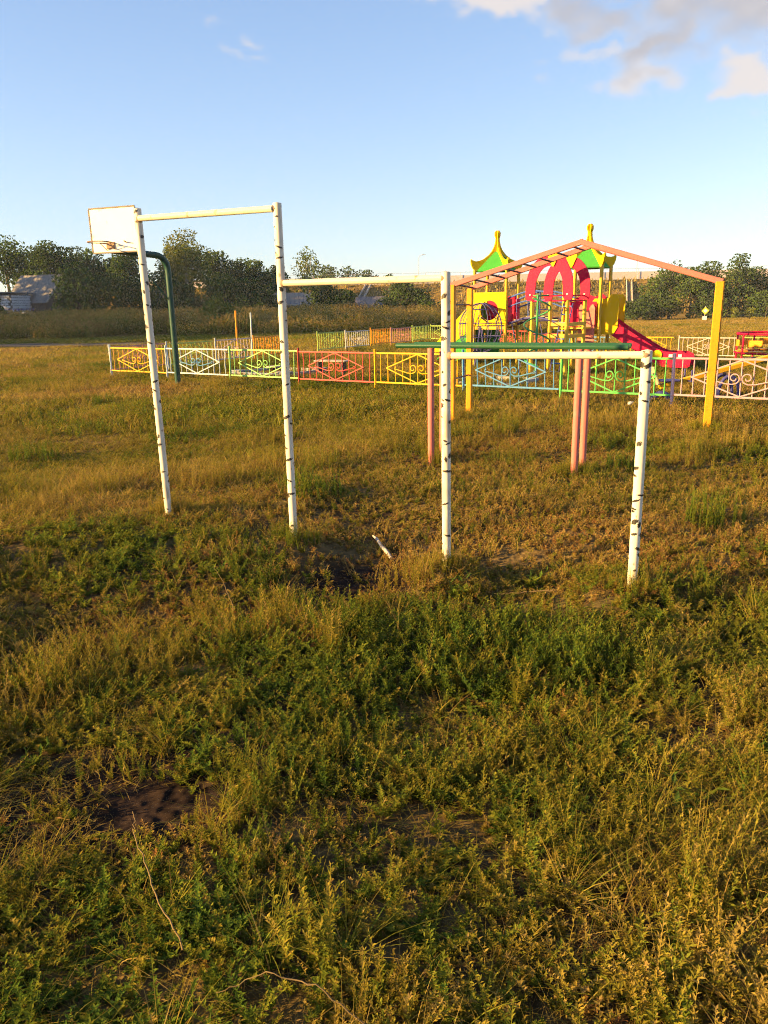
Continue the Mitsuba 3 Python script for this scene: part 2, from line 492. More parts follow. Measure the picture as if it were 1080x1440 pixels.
h1 = thing('plank_house', 'grey slate roofed house with weathered plank gable behind the white block shed', 'house')
M, slopes = gable(h1, [-36.9, 86.5, .9], .35, 5.2, 5.2, 2.2, 4.85, 'plank_grey', 'slate')
rf = part(h1, 'roof', slopes[0], 'slate')
part(h1, 'roof', slopes[1], 'slate')
for i in range(18):
    part(h1, 'plank', moved(cbox(.24, .05, 2.9, .01), M @ frame([-2.4 + .285 * i, -2.63, .75], 0)), 'plank_grey')
part(h1, 'verge_board', moved(beam([2.95, -2.9, 2.0], [2.95, 0, 4.9], .06, .2), M), 'wall_pale')

h2 = thing('block_shed', 'low white concrete block shed with dark mortar joints and flat slate roof', 'shed')
part(h2, 'wall', moved(cbox(6.4, 4.0, 4.2, .02), frame([-40.6, 82.2, 1.62], .08)), 'mortar_grey')
blocks = []
Mb = frame([-40.6, 82.2, 0], .08)
for r in range(12):
    z = .62 + r * .262
    off = .2 if r % 2 else 0
    for c in range(17):
        x = -3.3 + off + c * .40
        if -3.2 < x - .19 and x + .19 < 3.22:
            blocks.append(moved(cbox(.365, .06, .225, .012), Mb @ frame([x, -2.01, z], 0)))
    for c in range(9):
        y = -1.8 + (.2 if r % 2 else 0) + c * .42
        if y < 1.9:
            blocks.append(moved(cbox(.06, .38, .225, .012), Mb @ frame([3.2, y, z], 0)))
k = part(h2, 'blocks', cat(blocks), 'block_white')
labels[k] = {'label': 'white concrete blocks of the shed walls', 'kind': 'stuff'}
part(h2, 'roof', moved(beam([-3.7, 0, 3.92], [3.5, 0, 3.86], 4.9, .12), Mb), 'slate')

h3 = thing('pipe_railing', 'thin blue pipe railing in front of the white block shed', 'railing')
part(h3, 'rail', tube([[-39.5, 77.5, 2.15], [-34.2, 77.5, 2.2]], .035, 6), 'wall_blue')
for x in (-39, -37.4, -35.8, -34.3):
    part(h3, 'post', tube([[x, 77.5, .4], [x, 77.5, 2.2]], .035, 6), 'wall_blue')
part(h3, 'panel', moved(cbox(5.0, .04, .95, .01), frame([-36.9, 77.56, 1.45], 0)), 'block_white')

h4 = thing('slate_house', 'low grey slate roofed house with brick chimney under the tall birch', 'house')
M, slopes = gable(h4, [-25.9, 97, 1.2], 0.0, 3.6, 4.6, 1.35, 3.15, 'plank_grey', 'slate')
for s in slopes:
    part(h4, 'roof', s, 'slate')
part(h4, 'chimney', moved(cbox(.4, .4, 1.1, .02), frame([-23.9, 97.3, 4.4], 0)), 'chimney_brick')
part(h4, 'window', moved(cbox(.7, .06, .6, .01), frame([-26.4, 94.68, 1.95], 0)), 'wall_pale')

h5 = thing('blue_house', 'low house with deep blue walls and patched grey roof behind the tall weeds', 'house')
M, slopes = gable(h5, [-10.0, 92, 1.0], -.12, 4.6, 4.2, 1.25, 2.45, 'wall_blue', 'slate')
for s in slopes:
    part(h5, 'roof', s, 'slate')
part(h5, 'fascia', moved(beam([-2.6, -2.32, 1.13], [2.6, -2.32, 1.13], .05, .16), M), 'wall_pale')
part(h5, 'window', moved(cbox(.8, .05, .6, .01), M @ frame([.9, -2.13, .6], 0)), 'wall_pale')

h6 = thing('pale_roofed_shed', 'small shed with pale pinkish slate roof between dark shrubs below the embankment', 'shed')
M, slopes = gable(h6, [-.9, 90, .75], .2, 3.0, 3.2, .75, 2.05, 'wall_pale', 'slate')
for s in slopes:
    part(h6, 'roof', s, 'roof_pinkish')

k = thing('utility_pole', 'pale utility pole with a lamp beside the blue walled house', 'pole')
part(k, 'pole', tube([[-7.4, 88, .5], [-7.3, 88, 5.2]], .09, 8), 'concrete')
part(k, 'lamp', moved(cbox(.5, .2, .14, .03), frame([-7.6, 87.85, 4.45], 0)), 'sign_white')

k = thing('road_sign', 'yellow diamond road sign over a white plate before the right hand trees', 'road sign')
part(k, 'pole', tube([[34.25, 82, -.9], [34.25, 82, 1.1]], .035, 6), 'galvanised')
d_ = cbox(.56, .03, .56, .005)
d_.apply_transform(trimesh.transformations.rotation_matrix(math.pi / 4, [0, 1, 0]))
part(k, 'diamond_plate', moved(d_, frame([34.27, 81.93, .62], .1)), 'sign_yellow')
d_ = cbox(.30, .03, .30, .005)
d_.apply_transform(trimesh.transformations.rotation_matrix(math.pi / 4, [0, 1, 0]))
part(k, 'inner_diamond', moved(d_, frame([34.27, 81.915, .62], .1)), 'sign_white')
part(k, 'lower_plate', moved(cbox(.45, .03, .40, .005), frame([34.25, 81.93, -.12], .1)), 'sign_white')

# ------------------------------------------------------------------ coloured fence round the playground
PL = 2.06


def fence_proto():
    top, bot = .72, .13
    P = {'rail': [beam([0.03, 0, top], [PL - .03, 0, top], .032, .032, .004), beam([0.03, 0, bot], [PL - .03, 0, bot], .032, .032, .004)]}
    P['picket'] = [beam([x, .004, bot + .015], [x, .004, top - .015],   .020, .018, .003) for x in np.linspace(.14, PL - .14, 11)]
    cx, cz, hw, hh = PL / 2, (top + bot) / 2, .74, (top - bot) / 2 - .012
    q = [(cx - hw, cz), (cx, cz + hh), (cx + hw, cz), (cx, cz - hh)]
    P['diamond'] = [cat([beam([q[i][0], -.019, q[i][1]], [q[(i + 1) % 4][0], -.019, q[(i + 1) % 4][1]], .018, .022, .003, ext=.006) for i in range(4)])]
    sc = []
    for s in (-1, 1):
        pts = [(.50, .015), (.535, .0), (.52, -.03), (.48, -.022), (.36, -.05), (.22, -.085), (.12, -.092)]
        for t in np.linspace(0, 1, 22)[1:]:
            a = -math.pi / 2 + .25 - t * 2.55 * math.pi
            r = .092 * (1 - .70 * t)
            pts.append((.098 + r * math.cos(a) * 1.0, .005 + r * math.sin(a)))
        sc.append(tube([[cx + s * x, -.034, cz + z] for x, z in pts], .0105, 5))
    P['scroll'] = [cat(sc)]
    P['post'] = [beam([0, 0, -.55], [0, 0, .80], .042, .042, .006)]
    return {k: [mikit.ply(m, 'enamel_white') for m in v] for k, v in P.items()}


FP = fence_proto()


def fence_section(p, q, col, post, label, group, scroll=None, z0=0.0, z1=0.0, last=None, key='fence_section'):
    p, q = np.asarray(p, float), np.asarray(q, float)
    k = thing(key, label, 'fence', group)
    L = np.linalg.norm(q - p)
    x = (q - p) / L
    M = np.eye(4)
    M[:3, 0] = [x[0] * L / PL, x[1] * L / PL, (z1 - z0) / PL]
    M[:3, 1] = [-x[1], x[0], 0]
    tl = np.random.default_rng(len(labels) * 7)
    M[:3, 2] = np.array([-x[1], x[0], 0]) * (tl.random() - .5) * .09 + x[0] * np.array([1, 0, 0]) * (tl.random() - .5) * .03 + [0, 0, 1]
    M[:3, 3] = [p[0], p[1], z0 + (tl.random() - .5) * .03]
    for name, shapes in FP.items():
        c = 'enamel_' + (post if name == 'post' else scroll if (scroll and name == 'scroll') else col)
        for s in shapes:
            part_copy(k, name, s, c, M.tolist())
    if last:
        M2 = M.copy()
        M2[:3, 3] = [q[0], q[1], z1]
        part_copy(k, 'post', FP['post'][0], 'enamel_' + last, M2.tolist())
    return k


NEAR = np.array([[-7.26, 20.62], [-5.41, 19.36], [-3.58, 18.12], [-1.82, 16.92], [-.12, 15.76], [1.58, 14.61], [3.19, 13.51], [4.77, 12.43], [6.46, 11.28], [8.15, 10.13]])
near_cols = [('yellow', 'white', 'yellow fence section with white posts at the left corner of the playground', None), ('white', 'white', 'white fence section with pale blue scroll behind the green hoop pole', 'blue'),
             ('lightgreen', 'lightgreen', 'light green fence section behind the second birch painted post', None), ('red', 'darkred', 'red fence section with a dark red post', None),
             ('yellow', 'yellow', 'yellow fence section with yellow posts behind the left pink post', None), ('blue', 'blue', 'light blue fence section between yellow and green sections', None),
             ('green', 'green', 'bright green fence section behind the low bar at the right', None), ('lilac', 'lilacpost', 'pale lilac fence section in front of the yellow seesaw', None),
             ('white', 'white', 'white fence section running out of the frame at the right', None)]
for i, (c, pc, lab, sc_) in enumerate(near_cols):
    fence_section(NEAR[i], NEAR[i + 1], c, pc, lab, 'sections of the near side of the playground fence', sc_)

S0, S1 = np.array([-7.3, 20.65]), np.array([2.3, 37.0])
SD = unit(S1 - S0)
side = [(.06, 2.1, 'pink', 'white', 'pink fence section seen through the yellow corner section'), (2.13, 4.15, 'lime', 'white', 'yellowish green fence section behind the white section'),
        (4.18, 6.0, 'pale', 'grey', 'pinkish white fence section beside the thin orange pole'), (6.06, 7.65, 'orange', 'orange', 'orange fence section between the thin pale pole and the gap'),
        (9.76, 11.62, 'lime', 'lime', 'pale green fence section just right of the gap'), (11.68, 13.55, 'grey', 'grey', 'greyish white fence section between green and orange ones'),
        (13.6, 15.3, 'orange', 'orange', 'bright orange yellow fence section in the receding row'), (15.35, 17.3, 'pink', 'pink', 'pale pink fence section in the receding row'),
        (17.34, 19.1, 'lime', 'lime', 'lime green fence section at the far end of the receding row')]
for a, b_, c, pc, lab in side:
    fence_section(S0 + SD * a, S0 + SD * b_, c, pc, lab, 'sections of the receding side of the playground fence')

BACK = [((2.4, 37.1), (3.62, 35.48), 'lime', 'lime', 'lime fence section at the back corner', -.02), ((3.66, 35.42), (4.86, 33.83), 'orange', 'orange', 'orange back fence section seen under the yellow hole panel', -.1),
        ((4.9, 33.78), (6.12, 32.16), 'red', 'red', 'red back fence section seen under the blue bridge', -.2), ((6.16, 32.1), (7.4, 30.46), 'red', 'red', 'second red back fence section behind the climbing frame', -.3),
        ((7.44, 30.4), (8.6, 28.86), 'blue', 'blue', 'blue back fence section hidden by the climbing frame', -.36), ((8.95, 28.4), (10.42, 27.3), 'yellow', 'yellow', 'yellow back fence section to the right of the red slide', -.36),
        ((10.55, 27.2), (12.1, 26.0), 'pale', 'pale', 'pinkish white back fence section behind the yellow ladder post', -.36), ((12.2, 25.9), (13.7, 24.8), 'lime', 'pale', 'lime back fence section behind the red merry-go-round', -.36)]
for p, q, c, pc, lab, z in BACK:
    fence_section(p, q, c, pc, lab, 'sections of the back of the playground fence', None, z + .02, z + .02)

k = thing('thin_pole', 'thin orange pole standing at the far side of the fence', 'pole')
part(k, 'pole', tube([[-5.14, 27.69, -.3], [-5.12, 27.69, 1.61]], .034, 8), 'enamel_orange')
k = thing('thin_pole', 'thin pale pole standing right of the orange one', 'pole')
part(k, 'pole', tube([[-4.52, 27.08, -.3], [-4.49, 27.08, 1.53]], .026, 8), 'enamel_white')


# ------------------------------------------------------------------ birch painted pull-up bars
def pulled(p, q, r, n, voff, mat, parent, name):
    p, q = np.asarray(p, float), np.asarray(q, float)
    m = tube([p + (q - p) * t for t in np.linspace(0, 1, 9)], r, n)
    uv = m.metadata['uv'] + [0, voff]
    return part(parent, name, m, mat, smooth=True, uv=uv)


bars = thing('pull_up_bars', 'row of three white pull-up bars of falling height on birch painted posts', 'pull-up bars')
for (x0, y0, x1, h), vo in zip([(-1.80, 6.10, -1.815, 2.36), (-.68, 5.41, -.672, 2.29), (.41, 4.74, .40, 1.80), (1.47, 4.21, 1.46, 1.345)], (0, 11.3, 23.7, 37.1)):
    pulled([x0, y0, -.45], [x1, y0, h], .029, 20, vo, 'birch_paint', bars, 'post')
for a, c, r in [((-1.79, 6.05, 2.285), (-.70, 5.40, 2.255), .022), ((-.645, 5.36, 1.775), (.385, 4.74, 1.765), .022), ((.435, 4.70, 1.308), (1.46, 4.20, 1.322), .021)]:
    part(bars, 'bar', tube([a, c], r, 14), 'white_bar_paint', smooth=40)
for P in [(-1.80, 6.08, 2.285), (-.69, 5.41, 2.255), (-.655, 5.39, 1.775), (.39, 4.74, 1.765), (.43, 4.72, 1.308), (1.455, 4.205, 1.322)]:
    d = unit([1.09, -.65, 0])
    part(bars, 'weld', trimesh.creation.icosphere(1, .027).apply_translation(P), 'rim_rust', smooth=True)

# ------------------------------------------------------------------ green parallel bars on pink posts
pb = thing('parallel_bars', 'pair of green parallel bars on pink painted posts behind the low bar', 'parallel bars')
dxy = unit([1.40, -.81])
off = np.array([.5, .866]) * .30
for p in [(.54, 8.30), (1.94, 7.49)]:
    for o in ((0, 0), off):
        part(pb, 'post', tube([[p[0] + o[0], p[1] + o[1], -.5], [p[0] + o[0], p[1] + o[1], 1.17]], .036, 14), 'pink_rail_paint', smooth=40)
for o, a, c in (((0, 0), -.42, 2.08), (off, -.35, 2.04)):
    p = np.array([.54, 8.30]) + o
    pts = [[*(p + dxy * s), 1.195] for s in (a, c)]
    part(pb, 'bar', tube(pts, .0265, 14), 'green_pipe_paint', smooth=40)

# ------------------------------------------------------------------ overhead ladder: yellow posts, pink rails
ld = thing('overhead_ladder', 'roof shaped overhead ladder of pink rails on square yellow posts', 'climbing ladder')
RA, RB = (np.array([1.06, 11.38]), np.array([4.36, 10.05])), (np.array([1.40, 12.10]), np.array([4.68, 10.76]))
for pr_, (zl, zr, za) in ((RA, (1.90, 1.84, 2.40)), (RB, (1.86, 1.86, 2.40))):
    for p, h, w in ((pr_[0], zl, .088), (pr_[1], zr, .105)):
        part(ld, 'post', beam([*p, -.5], [*p, h], w, w, .01, side=[.4, .92, 0]), 'yellow_post_paint')
    mid = pr_[0] + (pr_[1] - pr_[0]) * .505
    l, m_, r_ = np.array([*pr_[0], zl + .0]), np.array([*mid, za]), np.array([*pr_[1], zr + .0])
    part(ld, 'rail', beam(l, m_, .062, .072, .008, ext=.03), 'pink_rail_paint')
    part(ld, 'rail', beam(m_, r_, .062, .072, .008, ext=.03), 'pink_rail_paint')
for i, t in enumerate(np.linspace(.02, .92, 8)):
    for sgn in (0, 1):
        if sgn == 0:
            A = np.array([*RA[0], 1.90]) * (1 - t) + np.array([*(RA[0] + (RA[1] - RA[0]) * .505), 2.40]) * t
            B = np.array([*RB[0], 1.86]) * (1 - t) + np.array([*(RB[0] + (RB[1] - RB[0]) * .505), 2.40]) * t
        else:
            A = np.array([*RA[1], 1.84]) * (1 - t) + np.array([*(RA[0] + (RA[1] - RA[0]) * .505), 2.40]) * t
            B = np.array([*RB[1], 1.86]) * (1 - t) + np.array([*(RB[0] + (RB[1] - RB[0]) * .505), 2.40]) * t
        part(ld, 'rung', tube([A, B], .014, 8), 'rung_metal', smooth=40)
for z in (.55, 1.05, 1.62):
    part(ld, 'side_rung', tube([[*RA[0], z], [*RB[0], z]], .012, 8), 'rung_metal', smooth=40)
    part(ld, 'side_rung', tube([[*RA[1], z], [*RB[1], z]], .012, 8), 'rung_metal', smooth=40)

# ------------------------------------------------------------------ basketball hoop
hp = thing('basketball_hoop', 'white basketball board with rusty rim on a bent dark green pole', 'basketball hoop')
base, nb = np.array([-4.64, 17.42]), unit([-.6, -.8])
hb = np.array([.8, -.6])
curve = [[*base, -.6], [*base, 1.2], [*base, 2.30], [*base, 2.50]]
for a in np.linspace(0, math.pi / 2, 7)[1:]:
    curve.append([*(base + nb * .30 * (1 - math.cos(a))), 2.50 + .30 * math.sin(a)])
curve.append([*(base + nb * 1.38), 2.85])
part(hp, 'pole', tube(curve, .066, 14), 'dark_green_paint', smooth=True)
part(hp, 'brace', tube([[*(base + nb * .03), 1.85], [*(base + nb * .95), 2.80]], .018, 8), 'dark_green_paint', smooth=40)
bc = base + nb * 1.44
MB = np.eye(4)
bn_ = unit([-.34, -.94])
MB[:3, 0], MB[:3, 1], MB[:3, 3] = [-bn_[1], bn_[0], 0], [-bn_[0], -bn_[1], 0], [bc[0] + .17, bc[1] - .06, 3.225]
part(hp, 'board', moved(cbox(1.10, .03, .85, .004), MB), 'board_paint')
for a, c in (((-.56, .425), (.56, .425)), ((-.56, -.425), (.56, -.425)), ((-.56, -.408), (-.56, .408)), ((.56, -.408), (.56, .408))):
    part(hp + '__board', 'edge_strip', moved(beam([a[0], -.012, a[1]], [c[0], -.012, c[1]], .024, .030, .004, side=[0, 1, 0]), MB), 'frame_grey')
rc = np.array([-.10, -.36, -.25])
ring = [[rc[0] + .225 * math.cos(a), rc[1] + .225 * math.sin(a), rc[2]] for a in np.linspace(0, 2 * math.pi, 33)]
rim = part(hp, 'rim', moved(tube(ring, .011, 6, caps=False), MB), 'rim_rust', smooth=True)
for s in (-1, 1):
    part(rim, 'bracket', moved(tube([[.10 * s - .1, -.02, -.25], [.13 * s - .1, -.18, -.25]], .012, 6), MB), 'rim_rust')
    part(rim, 'bracket', moved(tube([[.10 * s - .1, -.02, -.38], [.12 * s - .1, -.20, -.25]], .008, 6), MB), 'rim_rust')
part(rim, 'plate', moved(cbox(.20, .02, .13, .004), MB @ frame([-.1, -.026, -.29], 0)), 'rim_rust')
part(hp, 'board_stay', tube([[*(base + nb * .55), 2.82], [*(bc + hb * .5 - nb * .03), 3.0]], .012, 6), 'rim_rust')

# ------------------------------------------------------------------ the play structure
ps = thing('play_tower', 'colourful play tower with two pagoda roofs, red arches, blue bridge and red slide', 'playground tower')
ANG = math.radians(30)
GZ = -.10
LC, RC = [3.34, 22.37, GZ], [5.50, 20.75, GZ - .03]
ML, MR = frame(LC, ANG), frame(RC, ANG)
FC = np.array([4.47, 19.49])
MF = frame([FC[0], FC[1], GZ], math.radians(40))
W = .475


def world(M, p):
    return (M @ np.array([*p, 1.0]))[:3]


def pagoda(M, z, roof):
    prof = [(.0, 1.10), (.045, 1.10), (.085, 1.04), (.085, .98), (.055, .90), (.062, .80), (.095, .68), (.16, .56), (.26, .45), (.40, .35), (.54, .295), (.66, .285), (.74, .31), (.785, .345),
            (.80, .30), (.785, .20), (.74, .10), (.67, .02), (.60, 0.0), (.30, .02), (0, .02)]
    poly = Polygon(prof + [(-x, y) for x, y in prof[::-1]][1:-1])
    for i in range(2):
        A = M @ frame([0, 0, z], 0) @ trimesh.transformations.rotation_matrix(math.pi / 4 + i * math.pi / 2, [0, 0, 1])
        if i == 0:
            part(roof, 'rib', plate(poly, .05, A), 'plastic_yellow')
        else:
            for s in (1, -1):
                half = poly.intersection(Polygon([(.026 * s, -1), (2 * s, -1), (2 * s, 2), (.026 * s, 2)]))
                part(roof, 'rib', plate(half, .05, A), 'plastic_yellow')
    for q in range(4):
        R = trimesh.transformations.rotation_matrix(q * math.pi / 2, [0, 0, 1])
        e = .455
        pts = np.array([[-e, -e - .005, .02], [e, -e - .005, .02], [.035, -.075, .54], [-.035, -.075, .54]])
        th = np.array([0, .02, -.025])
        m = trimesh.convex.convex_hull(np.vstack([pts, pts + th]))
        part(roof, 'panel', moved(m, M @ frame([0, 0, z], 0) @ R), 'plastic_green')


ROOFZ = 2.62
for M in (ML, MR):
    for sx in (-1, 1):
        for sy in (-1, 1):
            part(ps, 'post', moved(beam([sx * W, sy * W, -.4], [sx * W, sy * W, ROOFZ + .06], .075, .075, .012), M), 'tower_post_paint')
    for i in range(6):
        part(ps, 'deck_plank', moved(cbox(.87, .14, .035, .006), M @ frame([0, -.365 + .146 * i, 1.13], 0)), 'wood_bare')
    for s in (-1, 1):
        part(ps, 'deck_beam', moved(beam([-W + .04, s * W, 1.09], [W - .04, s * W, 1.09], .05, .09), M), 'tower_post_paint')
    pagoda(M, ROOFZ, ps + ('__roof' if M is ML else '__roof_001'))

# panels of the left tower
PW = .90
hole_panel = Polygon([(-.50, 1.17), (.50, 1.17), (.50, 2.06), (-.50, 2.06)])
k = part(ps, 'panel', plate(hole_panel, .03, ML @ frame([0, -W - .055, 0], 0), Point(0, 1.57).buffer(.27, 24)), 'plastic_yellow')
labels[k] = {'label': 'yellow panel with a round hole'}
part(ps, 'panel', plate(Polygon([(-.43, 1.2), (.43, 1.2), (.43, 1.95), (-.43, 1.95)]), .03, ML @ frame([0, W, 0], 0)), 'plastic_red')
Y = np.eye(4)
Y[:3, 0], Y[:3, 1] = [0, 1, 0], [-1, 0, 0]
part(ps, 'panel', plate(Polygon([(-.10, 1.2), (.43, 1.2), (.43, 1.78), (-.10, 1.78)]), .03, ML @ frame([-W, 0, 0], 0) @ Y), 'plastic_green')
for s, w in ((-1, .30), (1, .28)):
    x = s * W * .98
    poly = Polygon([(x, 1.18), (x - s * w * .5, 1.18), (x - s * w, 1.5), (x - s * w, 1.86), (x, 1.9)])
    part(ps, 'panel', plate(poly, .03, ML @ frame([W + .05, 0, 0], 0) @ Y), 'plastic_red')
# panels of the right tower
part(ps, 'panel', plate(Polygon([(-.42, 1.15), (.42, 1.15), (.42, 1.86), (.3, 1.98), (.1, 1.90), (-.12, 1.98), (-.42, 1.88)]), .03, MR @ frame([0, W, 0], 0)), 'plastic_red')
part(ps, 'panel', plate(Polygon([(-.30, 1.15), (.40, 1.15), (.40, 1.78), (-.30, 1.78)]), .03, MR @ frame([0, -W - .05, 0], 0)), 'plastic_red')
wavy = [(.02, .72), (.44, .72)] + [(.44 - .42 * t, 1.62 + .10 * math.sin(t * 9)) for t in np.linspace(0, 1, 12)]
part(ps, 'panel', plate(Polygon(wavy), .03, MR @ frame([-.06, -W - .09, 0], 0)), 'pink_rail_paint')

# slide entrance: two yellow shaped sides, then the red slide
ent = Polygon([(-.50, .95), (.10, .95), (.20, 1.12), (.20, 1.85), (.14, 1.95), (-.0, 1.95), (-.06, 1.85), (-.42, 1.85), (-.50, 1.75)])
for s in (-1, 1):
    k = part(ps, 'slide_entrance', plate(ent, .035, MR @ frame([W + .25, s * .36, 0], 0)), 'plastic_yellow')
part(ps, 'slide_entrance', moved(beam([W + .22, -.36, 1.86], [W + .22, .36, 1.86], .05, .09), MR), 'plastic_yellow')
SL = [(.45, 1.18), (.70, 1.13), (1.0, .93), (1.9, .37), (2.15, .26), (2.65, .22)]
up_ = [(.46, 1.42), (.66, 1.42), (1.02, 1.16), (1.92, .60), (2.12, .52), (2.60, .50), (2.72, .44), (2.76, .32), (2.74, .16)]
lo_ = [(2.66, .12), (2.10, .14), (1.84, .26), (.94, .82), (.66, 1.0), (.46, 1.0)]
sl = part(ps, 'slide', moved(cat([beam([a[0], 0, a[1]], [c[0], 0, c[1]], .62, .02, .003, ext=.004) for a, c in zip(SL[:-1], SL[1:])]), MR), 'plastic_red')
for s in (-1, 1):
    part(sl, 'side_board', plate(Polygon(up_ + lo_), .03, MR @ frame([0, s * .33, 0], 0)), 'plastic_red')
part(sl, 'disc', moved(trimesh.creation.cylinder(.12, .03, sections=28), MR @ frame([1.95, -.362, .44], 0) @ trimesh.transformations.rotation_matrix(math.pi / 2, [1, 0, 0])), 'plastic_yellow')
for x in (2.28, 2.5):
    part(sl, 'fixing_plate', moved(cbox(.09, .02, .07, .004), MR @ frame([x, -.358, .42], 0)), 'sign_white')
for s in (-1, 1):
    part(sl, 'leg', moved(beam([2.3, s * .28, -.3], [2.3, s * .28, .2], .05, .05), MR), 'rung_metal')

# climbing ramp on the left of the left tower
ramp_side = Polygon([(-.50, 1.12), (-.50, 1.78), (-.60, 1.78), (-1.75, .62), (-1.75, .40), (-1.62, .40)])
ramp_low = Polygon([(-.52, .30), (-.52, 1.10), (-1.60, .38), (-1.60, .12), (-1.2, .12)])
for s in (-1, 1):
    part(ps + '__ramp', 'side_rail', plate(ramp_side, .03, ML @ frame([0, s * .42, 0], 0)), 'plastic_yellow')
    part(ps + '__ramp', 'side_board', plate(ramp_low, .025, ML @ frame([0, s * .385, 0], 0)), 'plastic_green')
part(ps + '__ramp', 'deck', moved(beam([-.46, 0, 1.10], [-1.72, 0, .18], .72, .03), ML), 'plastic_green')
for i in range(5):
    t = .12 + i * .19
    part(ps + '__ramp', 'cleat', moved(cbox(.05, .66, .04, .008), ML @ frame([-.46 - 1.26 * t, 0, 1.135 - .92 * t], 0)), 'wood_bare')
part(ps, 'panel', plate(Polygon([(-.45, .35), (-.05, .35), (-.05, 1.1), (-.45, 1.1)]), .025, ML @ frame([0, W - .06, 0], 0)), 'plastic_green')

# arched bridge between the towers
a0, a1 = world(ML, [W, 0, 0]), world(MR, [-W, 0, 0])
bd = unit((a1 - a0)[:2])
bp = np.array([.6, .8])
blen = np.linalg.norm((a1 - a0)[:2])
for s in (-1, 1):
    for z, r in ((1.16, .030), (1.62, .020), (1.86, .024)):
        pts = [[*(a0[:2] + bd * blen * t + bp * s * .38), GZ + z + .20 * math.sin(math.pi * t)] for t in np.linspace(0, 1, 13)]
        part(ps + '__bridge', 'rail', tube(pts, r, 8), 'bridge_blue' if z > 1.3 else 'net_blue', smooth=40)
    for t in (.2, .4, .6, .8):
        q = a0[:2] + bd * blen * t + bp * s * .38
        zz = GZ + .20 * math.sin(math.pi * t)
        part(ps + '__bridge', 'baluster', tube([[*q, zz + 1.16], [*q, zz + 1.86]], .010, 6), 'bridge_blue')
for i in range(9):
    t = (i + .5) / 9
    q = a0[:2] + bd * blen * t
    R = frame([*q, GZ + 1.20 + .20 * math.sin(math.pi * t)], ANG)
    part(ps + '__bridge', 'slat', moved(cbox(blen / 9 - .03, .70, .03, .006), R), 'wood_bare')
for t in (.12, .62):
    q = a0[:2] + bd * blen * t - bp * .38
    part(ps, 'brace', tube([[*q, GZ + 1.2], [*(q + bd * .35), GZ - .1]], .014, 6), 'net_blue')

# front climbing tower with the red arches
for sx in (-1, 1):
    for sy in (-1, 1):
        part(ps, 'post', moved(beam([sx * W, sy * W, -.4], [sx * W, sy * W, 1.98], .08, .08, .012), MF), 'tower_post_paint')


def arch(M, mid, n):
    ow, oh, iw, ih = .635, .86, .375, .60
    th = np.linspace(0, math.pi, 33)
    outer = [(ow * math.cos(t), 2.0 + oh * math.sin(t) ** .82) for t in th]
    inner = [(iw * math.cos(t), 2.0 + ih * math.sin(t) ** .82) for t in th[::-1]]
    foot = lambda s: [(s * (ow - .01), 1.86), (s * (ow - .05), 1.80), (s * (iw + .05), 1.80), (s * (iw + .01), 1.86)]
    poly = Polygon(outer + foot(-1) + inner + foot(1)[::-1])
    ak = part(ps, 'arch', plate(poly, .035, M), 'plastic_red')
    for s in (-1, 1):
        part(ak, 'bolt', moved(trimesh.creation.icosphere(1, .025).apply_translation([s * .50, -.025, 1.93]), M), 'sign_white')
    for c in mid:
        tri = Polygon([(c - .15, 2.90), (c + .15, 2.92), (c + .13, 2.80), (c + .02, 2.58), (c - .02, 2.58), (c - .13, 2.78)])
        part(ak, 'leaf_plate', plate(tri, .03, M @ frame([0, -.036, 0], 0)), 'plastic_yellow')


arch(MF @ frame([0, -W - .06, 0], 0), [.10], 0)
arch(MF @ frame([0, W - .08, 0], 0), [.12], 1)
for z in (.93, 1.22):
    part(ps, 'beam', moved(beam([W, -W + .04, z], [W, W - .04, z], .05, .09), MF), 'tower_post_paint')
    part(ps, 'beam', moved(beam([-W + .04, W, z - .02], [W - .04, W, z - .02], .05, .09), MF), 'tower_post_paint')
for z in (.35, .66, .98, 1.30, 1.58):
    part(ps, 'rung', moved(tube([[-W, -W, z], [-W, W, z]], .014, 6), MF), 'bridge_blue')
for z in (.40, .70):
    part(ps, 'rung', moved(tube([[W, -W, z], [W, W, z]], .014, 6), MF), 'bridge_blue')
for z in (1.78, 1.90):
    part(ps, 'red_hoop', moved(tube([[-W, -W - .03, z]] + [[W * math.cos(a), -W - .03 - .10 * math.sin(a), z] for a in np.linspace(math.pi, 0, 9)] + [[W, W, z]], .016, 6), MF), 'plastic_red')
part(ps, 'deck_plank', moved(cbox(.40, .5, .035, .006), MF @ frame([.22, W + .30, 1.10], 0)), 'tower_post_paint')
part(ps, 'deck_plank', moved(cbox(.40, .5, .035, .006), MF @ frame([-.22, W + .30, 1.10], 0)), 'tower_post_paint')
# dark step ladder up to the right tower
for s in (-.13, .13):
    part(ps + '__step_ladder', 'stile', moved(tube([[s - .1, .0, -.2], [s - .1, W + .25, 1.72]], .016, 6), MF), 'net_blue')
for i in range(9):
    t = .12 + i * .105
    part(ps + '__step_ladder', 'step', moved(cbox(.27, .07, .03, .006), MF @ frame([-.1, (W + .25) * t, -.2 + 1.92 * t], 0)), 'bridge_blue')
# green spiral climbing pole
sp = world(MF, [-.10, -W - .42, 0])
part(ps, 'spiral_pole', tube([[sp[0], sp[1], -.4], [sp[0], sp[1], 1.93 + GZ]], .026, 10), 'spiral_green', smooth=40)
hel = [[sp[0] + .31 * math.cos(a), sp[1] + .31 * math.sin(a), GZ + 1.86 - 1.62 * t] for t, a in ((t, -2.2 + t * 2 * math.pi * 2.1) for t in np.linspace(0, 1, 70))]
part(ps, 'spiral', tube(hel, .019, 7), 'spiral_green', smooth=True)
for x in (-W, .10):
    part(ps, 'spiral_bracket', tube([[sp[0], sp[1], 1.90 + GZ], world(MF, [x, -W, 1.92])], .018, 7), 'spiral_green', smooth=40)
